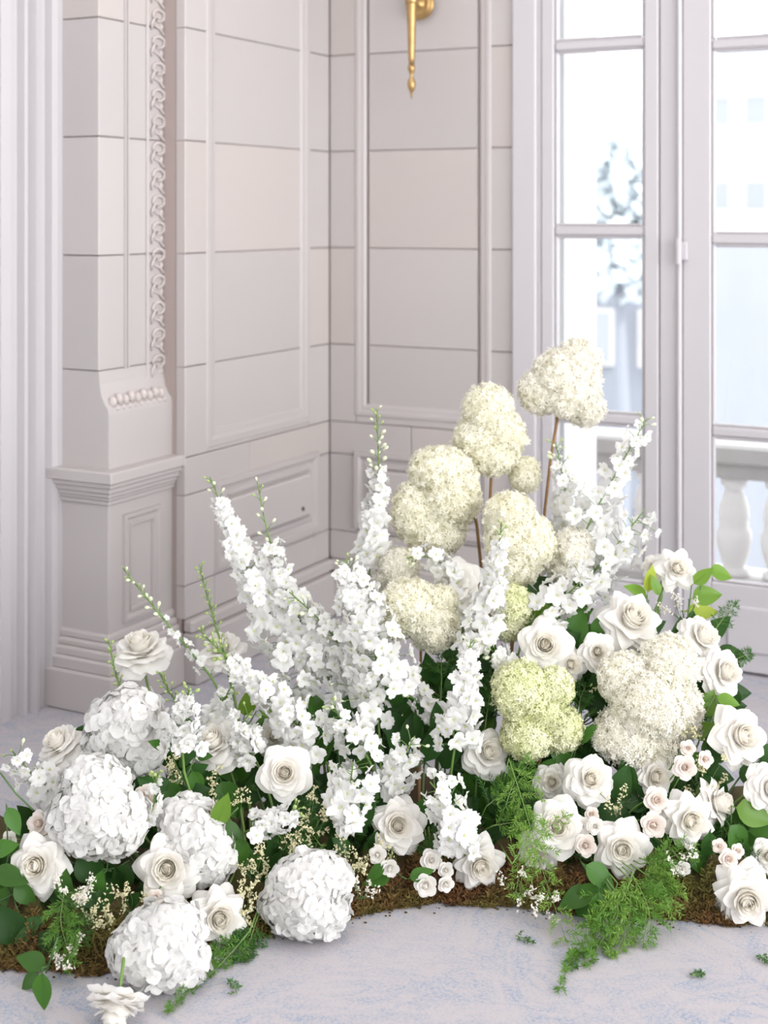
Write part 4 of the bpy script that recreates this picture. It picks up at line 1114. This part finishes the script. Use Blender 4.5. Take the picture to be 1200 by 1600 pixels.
def leaf_matrix(p, d, n, L):
    d = d.normalized(); n = (n - d * n.dot(d)).normalized(); x = d.cross(n)
    m = Matrix(((x.x, d.x, n.x, 0), (x.y, d.y, n.y, 0), (x.z, d.z, n.z, 0), (0, 0, 0, 1)))
    return Matrix.Translation(p) @ m @ Matrix.Scale(L, 4)
def leafy(leaves, label, mt='leaf', dz=0.0, name='leafy_stem', cat='foliage', group='leafy stems in the arrangement', foot=None, stem_m='stem_d', bare=None, stemr=.0022):
    """leaves: (px, py of the leaf base, length px, screen angle)"""
    ax = sum(l[0] for l in leaves) / len(leaves); ay = sum(l[1] for l in leaves) / len(leaves)
    Z0 = depth(ax, ay, 10, dz); base = P(ax, ay, Z0)
    t = thing(name, label, cat, base, group); sm = MB(); s = Z0 / FPX
    f = foot if foot is not None else foot_of(ax, ay)
    core = base + (f - base) * .12
    for l in leaves:
        px, py, L, ang = l[:4]; m_ = l[4] if len(l) > 4 else mt
        Zl = min(Z0 + rnd.uniform(-.015, .015), CAM_H * FPX / max(1, (max(py, py - L * math.sin(math.radians(ang))) - HORIZON + 4)))
        p = P(px, py, Zl); a = math.radians(ang)
        d = RT * math.cos(a) + UP * math.sin(a) - FW * rnd.uniform(-.05, .35)
        n = -FW * rnd.uniform(.45, 1) + UP * rnd.uniform(.25, .8) + RT * rnd.uniform(-.45, .45)
        put('leaf', rnd.choice(LM[m_]), t, leaf_matrix(p - base, d, n, L * s))
        q = p - d.normalized() * L * s * .12
        sm.tube([q - base, (q + core) / 2 - base - UP * .004, core - base], [.0012, .0016, .002], 5)
    if bare:
        pts = [P(a, b, Z0) for a, b in bare]; sm.tube([q - base for q in pts], [stemr * .8] * len(pts), 6)
    sm.tube([core - base, (core + f) / 2 - base + FW * .01, f - base], [.002, .0024, .0026], 5)
    obj('stem', sm, M[stem_m], t, True)
LV = [
 ([(12, 1262, 46, -60), (-12, 1330, 44, 20), (2, 1392, 44, 60)], 'round green leaves on a stem at the left edge', 'leaf', .0, [(0, 1207), (25, 1240), (52, 1266)]),
 ([(-8, 1360, 60, -10), (-10, 1410, 60, 15), (22, 1385, 46, -40), (30, 1430, 60, -70)], 'broad green leaves below the peach hearted rose', 'leaf', .02, None),
 ([(72, 1508, 50, 165), (60, 1522, 34, 215), (66, 1520, 58, -88)], 'three drooping leaves touching the carpet at the front left', 'leaf', -.02, [(72, 1520), (82, 1490), (90, 1465)]),
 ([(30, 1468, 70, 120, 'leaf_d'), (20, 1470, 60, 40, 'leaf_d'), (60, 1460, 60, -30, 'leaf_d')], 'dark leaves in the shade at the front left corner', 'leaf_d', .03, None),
 ([(120, 1340, 62, -40), (170, 1345, 70, -80), (200, 1350, 50, -110), (140, 1390, 60, -20)], 'large dark leaves under the double hydrangea', 'leaf_d', .05, None),
 ([(338, 1290, 56, 70, 'leaf_b'), (345, 1285, 52, -40, 'leaf'), (372, 1310, 52, -80)], 'fresh green leaves right of the middle left hydrangea', 'leaf', -.02, [(340, 1300), (362, 1272), (372, 1262)]),
 ([(345, 1110, 36, 65), (382, 1118, 46, 75), (405, 1110, 40, 20)], 'pair of green leaves below the slanting green tipped delphinium', 'leaf_b', .12, None),
 ([(262, 1170, 34, 150), (308, 1182, 26, 10), (270, 1210, 40, -60), (300, 1205, 44, -70), (255, 1230, 44, -30)], 'green leaves around the stock stem', 'leaf', .03, None),
 ([(1084, 912, 40, 45, 'leaf_b'), (1108, 893, 40, -8, 'leaf_b'), (1082, 935, 46, 15, 'leaf_b'), (1072, 955, 50, 0, 'leaf_y'), (1060, 985, 36, -60, 'leaf_b')], 'bright leaves at the upper right beside the topmost rose', 'leaf_b', .08, None),
 ([(1012, 925, 44, 80, 'leaf_y'), (1030, 930, 34, 110, 'leaf_b'), (1010, 935, 40, 140, 'leaf_b')], 'young yellow green shoot between the topmost and largest right roses', 'leaf_b', .05, None),
 ([(840, 965, 56, 120, 'leaf_b'), (850, 980, 50, 95, 'leaf_b'), (815, 985, 44, 30), (845, 990, 50, 60)], 'bright ivy leaves beside the small green tinged panicle', 'leaf_b', .05, None),
 ([(890, 1010, 60, 70), (905, 1000, 50, 30), (930, 995, 44, 60), (880, 990, 44, 120)], 'green ivy leaves left of the largest right rose', 'leaf', .07, None),
 ([(928, 1392, 62, 195, 'leaf'), (940, 1385, 66, 230, 'leaf'), (915, 1352, 60, -35, 'leaf'), (935, 1395, 62, 262, 'leaf'), (950, 1390, 44, -70, 'leaf')], 'long dark leaves at the front under the full right rose', 'leaf', -.02, None),
 ([(1150, 1262, 60, -15, 'leaf_b'), (1140, 1290, 60, -60), (1170, 1300, 60, 20), (1150, 1340, 50, -30)], 'green leaf spray at the right edge beside the right turned rose', 'leaf', .04, None),
 ([(640, 1372, 40, 20), (610, 1370, 44, 190), (600, 1352, 36, 220)], 'small leaves over the bare moss in the middle', 'leaf', .0, None),
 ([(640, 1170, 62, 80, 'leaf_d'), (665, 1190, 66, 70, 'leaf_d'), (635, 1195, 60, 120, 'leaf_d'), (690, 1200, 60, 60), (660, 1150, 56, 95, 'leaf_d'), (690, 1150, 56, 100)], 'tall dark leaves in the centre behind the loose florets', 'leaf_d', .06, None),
 ([(1085, 1150, 40, 30, 'leaf_b'), (1100, 1120, 44, 70, 'leaf_b'), (1085, 1100, 40, 20), (1120, 1090, 36, -10, 'leaf_b')], 'light green leaves between the large panicle and the right edge roses', 'leaf_b', .06, None),
 ([(845, 1215, 40, 60), (892, 1195, 44, 140), (880, 1205, 40, 80), (905, 1160, 40, 50)], 'leaves under the lime green panicle', 'leaf', .06, None),
 ([(565, 1290, 50, 70), (580, 1330, 54, 60), (575, 1300, 44, 150)], 'dark leaves left of the round middle rose', 'leaf_d', .04, None),
 ([(985, 1240, 60, 100, 'leaf_d'), (960, 1250, 60, 70, 'leaf_d'), (1000, 1245, 50, 60)], 'dark upright leaves under the large panicle', 'leaf_d', .07, None),
 ([(1060, 1400, 40, 200), (1080, 1330, 50, -50), (1110, 1300, 50, -100, 'leaf_d'), (1125, 1380, 46, -130)], 'leaves behind the fern at the right front', 'leaf', .06, None),
]
for leaves, label, mt, dz, bare in LV: leafy(leaves, label, mt, dz, bare=bare)

# packing foliage deep between the flowers
TOP = [(-60, 1330), (0, 1320), (110, 1260), (240, 1200), (330, 1130), (420, 1120), (480, 1110), (600, 1080), (690, 1020), (760, 1000), (830, 960), (920, 970), (1000, 960), (1090, 970), (1130, 1070), (1260, 1150)]
def top_at(px):
    for (a, ya), (b, yb) in zip(TOP[:-1], TOP[1:]):
        if px <= b: return ya + (yb - ya) * (px - a) / (b - a)
    return TOP[-1][1]
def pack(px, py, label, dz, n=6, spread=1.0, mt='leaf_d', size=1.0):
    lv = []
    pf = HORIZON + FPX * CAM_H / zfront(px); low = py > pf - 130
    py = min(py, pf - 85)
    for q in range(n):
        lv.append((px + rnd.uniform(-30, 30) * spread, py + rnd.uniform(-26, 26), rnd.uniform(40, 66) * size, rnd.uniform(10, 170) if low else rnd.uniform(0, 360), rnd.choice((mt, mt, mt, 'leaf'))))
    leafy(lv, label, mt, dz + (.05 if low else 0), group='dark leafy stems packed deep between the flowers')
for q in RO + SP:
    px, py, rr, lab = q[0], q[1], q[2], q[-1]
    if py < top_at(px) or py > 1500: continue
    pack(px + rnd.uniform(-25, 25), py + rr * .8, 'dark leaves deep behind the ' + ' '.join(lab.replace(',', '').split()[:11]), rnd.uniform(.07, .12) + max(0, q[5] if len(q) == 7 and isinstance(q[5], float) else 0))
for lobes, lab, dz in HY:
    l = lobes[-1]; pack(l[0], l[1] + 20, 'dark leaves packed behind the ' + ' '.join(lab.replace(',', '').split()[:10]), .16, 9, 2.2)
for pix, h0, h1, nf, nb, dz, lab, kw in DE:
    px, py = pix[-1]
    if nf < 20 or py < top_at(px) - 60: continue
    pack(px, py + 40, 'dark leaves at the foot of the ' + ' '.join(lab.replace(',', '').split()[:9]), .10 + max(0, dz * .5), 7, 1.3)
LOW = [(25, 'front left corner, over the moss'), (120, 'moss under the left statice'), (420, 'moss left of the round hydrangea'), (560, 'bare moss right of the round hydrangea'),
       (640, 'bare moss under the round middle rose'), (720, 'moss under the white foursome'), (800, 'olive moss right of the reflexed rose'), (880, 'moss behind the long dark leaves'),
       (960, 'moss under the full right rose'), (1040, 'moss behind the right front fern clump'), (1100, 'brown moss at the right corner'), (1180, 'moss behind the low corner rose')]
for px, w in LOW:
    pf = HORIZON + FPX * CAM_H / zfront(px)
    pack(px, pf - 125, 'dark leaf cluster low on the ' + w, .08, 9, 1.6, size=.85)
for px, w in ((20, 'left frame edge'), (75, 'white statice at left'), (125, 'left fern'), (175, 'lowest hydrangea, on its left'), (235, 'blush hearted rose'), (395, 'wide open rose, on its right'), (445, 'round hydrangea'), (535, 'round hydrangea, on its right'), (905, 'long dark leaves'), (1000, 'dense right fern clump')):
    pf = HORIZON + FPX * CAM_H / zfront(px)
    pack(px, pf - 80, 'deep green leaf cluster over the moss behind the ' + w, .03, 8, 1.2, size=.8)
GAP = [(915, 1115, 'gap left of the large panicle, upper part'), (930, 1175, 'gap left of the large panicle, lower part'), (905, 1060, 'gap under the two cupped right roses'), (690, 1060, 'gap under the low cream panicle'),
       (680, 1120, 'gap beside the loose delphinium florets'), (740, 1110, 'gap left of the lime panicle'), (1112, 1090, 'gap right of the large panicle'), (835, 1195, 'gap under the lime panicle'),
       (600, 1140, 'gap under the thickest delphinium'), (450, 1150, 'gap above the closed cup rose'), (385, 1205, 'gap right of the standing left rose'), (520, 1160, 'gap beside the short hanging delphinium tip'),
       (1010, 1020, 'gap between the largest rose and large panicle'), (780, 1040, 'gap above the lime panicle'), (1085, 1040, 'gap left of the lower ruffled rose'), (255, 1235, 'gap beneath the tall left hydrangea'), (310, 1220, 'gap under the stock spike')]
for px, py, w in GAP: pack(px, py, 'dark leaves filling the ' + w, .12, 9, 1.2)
def fern(pix, label, mt='fern', dz=0.0, blen=30, nbr=16, nl=10.5, flat=False, group='asparagus fern fronds', droop=0.0, name='fern_frond', foot=True, zs=None):
    n = len(pix); sp_ = []
    for i, (px, py) in enumerate(pix):
        Z = depth(px, py, 3, dz, 1.0) if zs is None else zs[i]
        Z = min(Z, (CAM_H - .006) * FPX / (py - HORIZON)) if py > HORIZON else Z
        sp_.append(P(px, py, Z))
    pts = []
    for i in range(n - 1):
        p0, p1, p2, p3 = sp_[max(i - 1, 0)], sp_[i], sp_[i + 1], sp_[min(i + 2, n - 1)]
        for k in range(6):
            t = k / 6
            pts.append(.5 * ((2 * p1) + (p2 - p0) * t + (2 * p0 - 5 * p1 + 4 * p2 - p3) * t * t + (3 * p1 - p0 - 3 * p2 + p3) * t ** 3))
    pts.append(sp_[-1]); base = pts[0].copy()
    t_ = thing(name, label, 'fern', base, group); s = 2.8 / FPX
    st = MB(); nd = MB()
    st.tube([q - base for q in pts], [.0013 - .0009 * i / (len(pts) - 1) for i in range(len(pts))], 4)
    if foot:
        f = foot_of(*pix[0]); st.tube([pts[0] - base, (pts[0] + f) / 2 - base, f - base], .0014, 4)
    def needle(q, d, L):
        w = d.orthogonal().normalized(); w.rotate(Matrix.Rotation(rnd.uniform(0, 6.3), 3, d)); w *= .0011
        if q.z < .004: q = Vector((q.x, q.y, .004 + rnd.uniform(0, .004)))
        e = q + d * L
        if e.z < .003: e.z = .003 + rnd.uniform(0, .004)
        mid = q.lerp(e, .5)
        nd.add([q - base, mid + w - base, e - base, mid - w - base], [(0, 1, 2, 3)])
    nbr = int(nbr * 1.5)
    for i in range(nbr):
        t = .06 + .94 * (i + rnd.uniform(0, .6)) / nbr; p, tg = along(pts, min(1, t))
        sd = tg.cross(-FW if not flat else UP).normalized() * (1 if i % 2 else -1)
        d0 = (sd + tg * .75 + Vector((rnd.gauss(0, .3), rnd.gauss(0, .3), rnd.gauss(0, .3)))).normalized()
        L = blen * s * (1 - .62 * t) * rnd.uniform(.7, 1.2)
        nseg = max(3, int(L / .0048)); q = p.copy(); d = d0.copy(); bp = [q.copy()]
        for k in range(nseg):
            d = (d + Vector((rnd.gauss(0, .08), rnd.gauss(0, .08), rnd.gauss(0, .08) - .03))).normalized()
            q = q + d * L / nseg
            if q.z < .004: q.z = .004
            bp.append(q.copy())
            for c in range(5):
                a = rnd.uniform(0, 6.28); o_ = d.orthogonal().normalized(); o_.rotate(Matrix.Rotation(a, 3, d))
                needle(q, (d * .7 + o_ * .8).normalized(), nl * s * rnd.uniform(.6, 1.15))
        st.tube([x - base for x in bp], .0005, 3)
    p, tg = pts[-1], (pts[-1] - pts[-2]).normalized()
    for c in range(12): needle(p - tg * rnd.uniform(0, .012), (tg + Vector((rnd.gauss(0, .5), rnd.gauss(0, .5), rnd.gauss(0, .5)))).normalized(), nl * s)
    obj('stem', st, M['stem'], t_, True)
    o = obj('needles', nd, M[mt], t_); o['kind'] = 'stuff'
FE = [
 ([(795, 1185), (822, 1270), (848, 1360), (885, 1470)], 'long light fern frond trailing over the fern veiled rose to the carpet', 'fern_l', -.05, 46, 20),
 ([(960, 1390), (930, 1450), (895, 1500), (872, 1548)], 'fern frond reaching farthest forward onto the carpet', 'fern', -.06, 36, 16),
 ([(965, 1380), (945, 1440), (915, 1485), (890, 1500)], 'fern frond spread on the carpet beside the farthest reaching one', 'fern', -.05, 44, 18),
 ([(985, 1375), (985, 1420), (975, 1460), (960, 1490)], 'dense fern frond in the middle of the right front clump', 'fern_l', -.05, 46, 20),
 ([(990, 1370), (1010, 1410), (1015, 1440), (1005, 1465)], 'fern frond at the right side of the right front clump', 'fern', -.05, 44, 18),
 ([(1000, 1360), (1035, 1385), (1050, 1400), (1045, 1425)], 'outer right fern frond beside the brown moss corner', 'fern_l', -.03, 40, 16),
 ([(1000, 1350), (1030, 1345), (1060, 1335), (1085, 1330)], 'fern frond running right under the pointed rose', 'fern', -.02, 36, 16),
 ([(990, 1360), (975, 1400), (950, 1430), (925, 1450)], 'bright fern frond over the long dark leaves', 'fern_l', -.06, 40, 18),
 ([(1010, 1345), (1030, 1370), (1035, 1395)], 'short fern tuft under the shaded blooms at right', 'fern', -.03, 40, 16),
 ([(960, 1400), (965, 1430), (940, 1470), (920, 1510)], 'fern frond with wispy tips at the carpet', 'fern', -.06, 40, 16),
 ([(790, 1260), (800, 1230), (815, 1205), (830, 1190)], 'fern sprig standing under the lime panicle', 'fern', .0, 34, 14),
 ([(770, 1290), (800, 1285), (830, 1280)], 'fern sprig crossing left of the fern veiled rose', 'fern', -.02, 34, 14),
 ([(760, 1260), (790, 1240), (830, 1245)], 'fern frond behind the ruffled middle rose', 'fern_d', .02, 40, 16),
 ([(800, 1350), (830, 1310), (860, 1290), (885, 1275)], 'thin fern sprig across the petals of the fern veiled rose', 'fern_l', -.10, 26, 12),
 ([(100, 1395), (95, 1440), (105, 1480), (110, 1500)], 'feathery fern hanging at the front left under the statice', 'fern', -.03, 40, 18),
 ([(90, 1400), (120, 1430), (125, 1470)], 'second feathery fern frond at the front left', 'fern_d', .0, 36, 16),
 ([(390, 1455), (360, 1490), (320, 1530), (262, 1580)], 'fern frond trailing along the carpet under the yellow hearted rose', 'fern', -.02, 30, 20),
 ([(395, 1445), (375, 1475), (340, 1505), (310, 1525)], 'dark fern frond under the yellow hearted rose', 'fern_d', .0, 36, 16),
 ([(400, 1440), (390, 1470), (375, 1500)], 'fern tuft left of the round hydrangea at the carpet', 'fern_d', .0, 36, 14),
 ([(540, 1280), (560, 1255), (585, 1240)], 'dark fern sprig above the round hydrangea', 'fern_d', .0, 36, 14),
 ([(500, 1320), (480, 1290), (470, 1260)], 'dark fern tuft behind the round hydrangea', 'fern_d', .03, 40, 16),
 ([(430, 1300), (460, 1330), (490, 1340)], 'dark fern frond over the statice', 'fern_d', .03, 36, 16),
 ([(690, 1060), (690, 1030), (695, 1005)], 'dark fern tuft under the low cream panicle', 'fern_d', .08, 36, 14),
 ([(760, 1120), (765, 1090), (770, 1060)], 'dark fern tuft left of the lime panicle', 'fern_d', .06, 36, 14),
 ([(910, 1130), (905, 1100), (915, 1070)], 'dark fern tuft between lime and large panicle', 'fern_d', .06, 36, 14),
 ([(1120, 980), (1135, 960), (1150, 945)], 'small fern tip at the right outline above the ruffled roses', 'fern_d', .08, 22, 9),
 ([(1140, 1030), (1155, 1028), (1172, 1020)], 'small fern tip pointing right above the lower ruffled rose', 'fern_d', .08, 18, 8),
 ([(1100, 1230), (1130, 1290), (1150, 1330)], 'dark fern frond behind the right turned rose', 'fern_d', .05, 40, 16),
 ([(1150, 1320), (1165, 1340), (1180, 1370)], 'dark fern tuft above the low corner rose', 'fern_d', .05, 36, 14),
 ([(840, 1320), (815, 1360), (805, 1400)], 'light fern wisp over the moss right of the reflexed rose', 'fern_l', -.02, 30, 10),
 ([(700, 1300), (690, 1320), (660, 1330)], 'dark fern sprig behind the white foursome', 'fern_d', .03, 34, 12),
]
for pix, label, mt, dz, bl_, nb in FE: fern(pix, label, mt, dz, bl_, nb)
# fallen bits on the carpet
for pix, label in (([(806, 1462), (818, 1466), (832, 1472)], 'fallen fern sprig on the carpet below the reflexed rose'),
                   ([(884, 1518), (893, 1512), (902, 1508)], 'tiny fallen fern bit on the carpet nearest the trailing tips'),
                   ([(1080, 1525), (1090, 1522), (1098, 1520)], 'tiny fallen needle tuft on the carpet in the right foreground'),
                   ([(1195, 1490), (1192, 1496), (1200, 1505)], 'fallen wisp on the carpet at the right edge'),
                   ([(370, 1552), (366, 1540), (362, 1530)], 'fallen needle wisp beside the trailing fern')):
    fern(pix, label, 'fern_d', 0, 9, 5, 6, True, 'fallen fern bits on the carpet', foot=False, zs=[(CAM_H - .006) * FPX / (q[1] - HORIZON) for q in pix])

def statice(px, py, w, h, label, mt='statice', dz=0.0, n=110, ang=90):
    Z = depth(px, py, 6, dz); base = P(px, py, Z) - UP * h * .5 * Z / FPX; s = Z / FPX
    if base.z < .02: base.z = .02
    t = thing('statice_sprig', label, 'statice', base, 'statice sprigs in the arrangement')
    st = MB(); bl = MB(); c = P(px, py, Z)
    nb = max(5, n // 12)
    for b in range(nb):
        e = c + RT * rnd.uniform(-w, w) * .5 * s + UP * rnd.uniform(-.5, .5) * h * s - FW * rnd.uniform(-.03, .035)
        m = base.lerp(e, .5) + Vector((rnd.gauss(0, .006), rnd.gauss(0, .006), rnd.gauss(0, .004)))
        st.tube([base - base, m - base, e - base], [.0009, .0007, .0005], 4)
        ax = (e - m).normalized(); ax = (ax + Vector((rnd.gauss(0, .5), rnd.gauss(0, .5), rnd.gauss(0, .5)))).normalized()
        for k in range(20):
            q = e + ax * rnd.uniform(-.014, .014) + Vector((rnd.gauss(0, .0035), rnd.gauss(0, .0035), rnd.gauss(0, .0035)))
            r = rnd.uniform(.0017, .0030)
            if q.z < .004: continue
            d = Vector((rnd.gauss(0, 1), rnd.gauss(0, 1), rnd.gauss(0, 1))).normalized(); o_ = d.orthogonal().normalized()
            B = frame_basis(q - base, d, rnd.uniform(0, 6), r)
            bl.add([B @ Vector(v) for v in ((0, 0, -1.3), (.8, 0, .3), (0, .8, .5), (-.8, 0, .3), (0, -.8, .5), (1.1, 1.0, .8), (-1.1, -1, .8))],
                   [(0, 1, 2), (0, 2, 3), (0, 3, 4), (0, 4, 1), (1, 5, 2), (3, 6, 4), (1, 2, 3, 4)])
    obj('stem', st, M['stem_d'], t, True)
    o = obj('blossoms', bl, M[mt], t); o['kind'] = 'stuff'
SA = [
 (110, 1392, 70, 60, 'statice_w', -.05, 110, 'white statice over the left fern beside the peach hearted rose'),
 (165, 1420, 80, 60, 'statice', -.02, 110, 'cream statice left of the lowest hydrangea'),
 (205, 1395, 50, 60, 'statice', .02, 70, 'cream statice below the double hydrangea'),
 (100, 1495, 60, 30, 'statice_w', -.03, 30, 'few white statice florets low on the left fern'),
 (395, 1350, 60, 60, 'statice', .0, 130, 'cream statice thick above the yellow hearted rose'),
 (380, 1405, 40, 60, 'statice', .0, 110, 'cream statice between yellow hearted rose and round hydrangea'),
 (350, 1235, 70, 60, 'statice', .04, 110, 'cream statice above the fresh green leaves'),
 (480, 1275, 60, 70, 'statice', .0, 120, 'cream statice under the closed cup rose'),
 (440, 1320, 60, 40, 'statice', .02, 80, 'cream statice on top of the round hydrangea, left part'),
 (545, 1330, 60, 70, 'statice', -.01, 120, 'cream statice right of the round hydrangea'),
 (560, 1385, 50, 40, 'statice_w', -.02, 50, 'pale statice over the bare moss'),
 (590, 1330, 40, 40, 'statice', .02, 40, 'statice beside the two small white spray roses'),
 (260, 1195, 50, 40, 'statice', .06, 90, 'cream statice behind the stock stem'),
 (808, 1385, 60, 50, 'statice_w', -.03, 70, 'white statice hanging over the olive moss in the middle'),
 (850, 1410, 50, 40, 'statice_w', -.03, 50, 'white statice lower by the long fern frond'),
 (965, 1255, 60, 40, 'statice', .0, 60, 'pale statice over the dark gap under the ruffled rose'),
 (1105, 1210, 60, 70, 'statice', .02, 110, 'cream statice around the three blush spray roses'),
 (1080, 1150, 50, 40, 'statice', .03, 80, 'cream statice above the three blush spray roses'),
 (1065, 940, 60, 60, 'statice_w', .06, 60, 'airy white statice under the topmost right rose'),
 (950, 1055, 40, 60, 'statice', .05, 70, 'statice between the small cupped rose and large panicle'),
 (1130, 1140, 40, 30, 'statice', .03, 40, 'statice left of the big right rose'),
 (1065, 1350, 40, 40, 'statice_w', -.03, 40, 'white statice in the fern near the moss corner'),
]
for px, py, w, h, mt, dz, n, label in SA: statice(px, py, w, h, label, mt, dz, n)
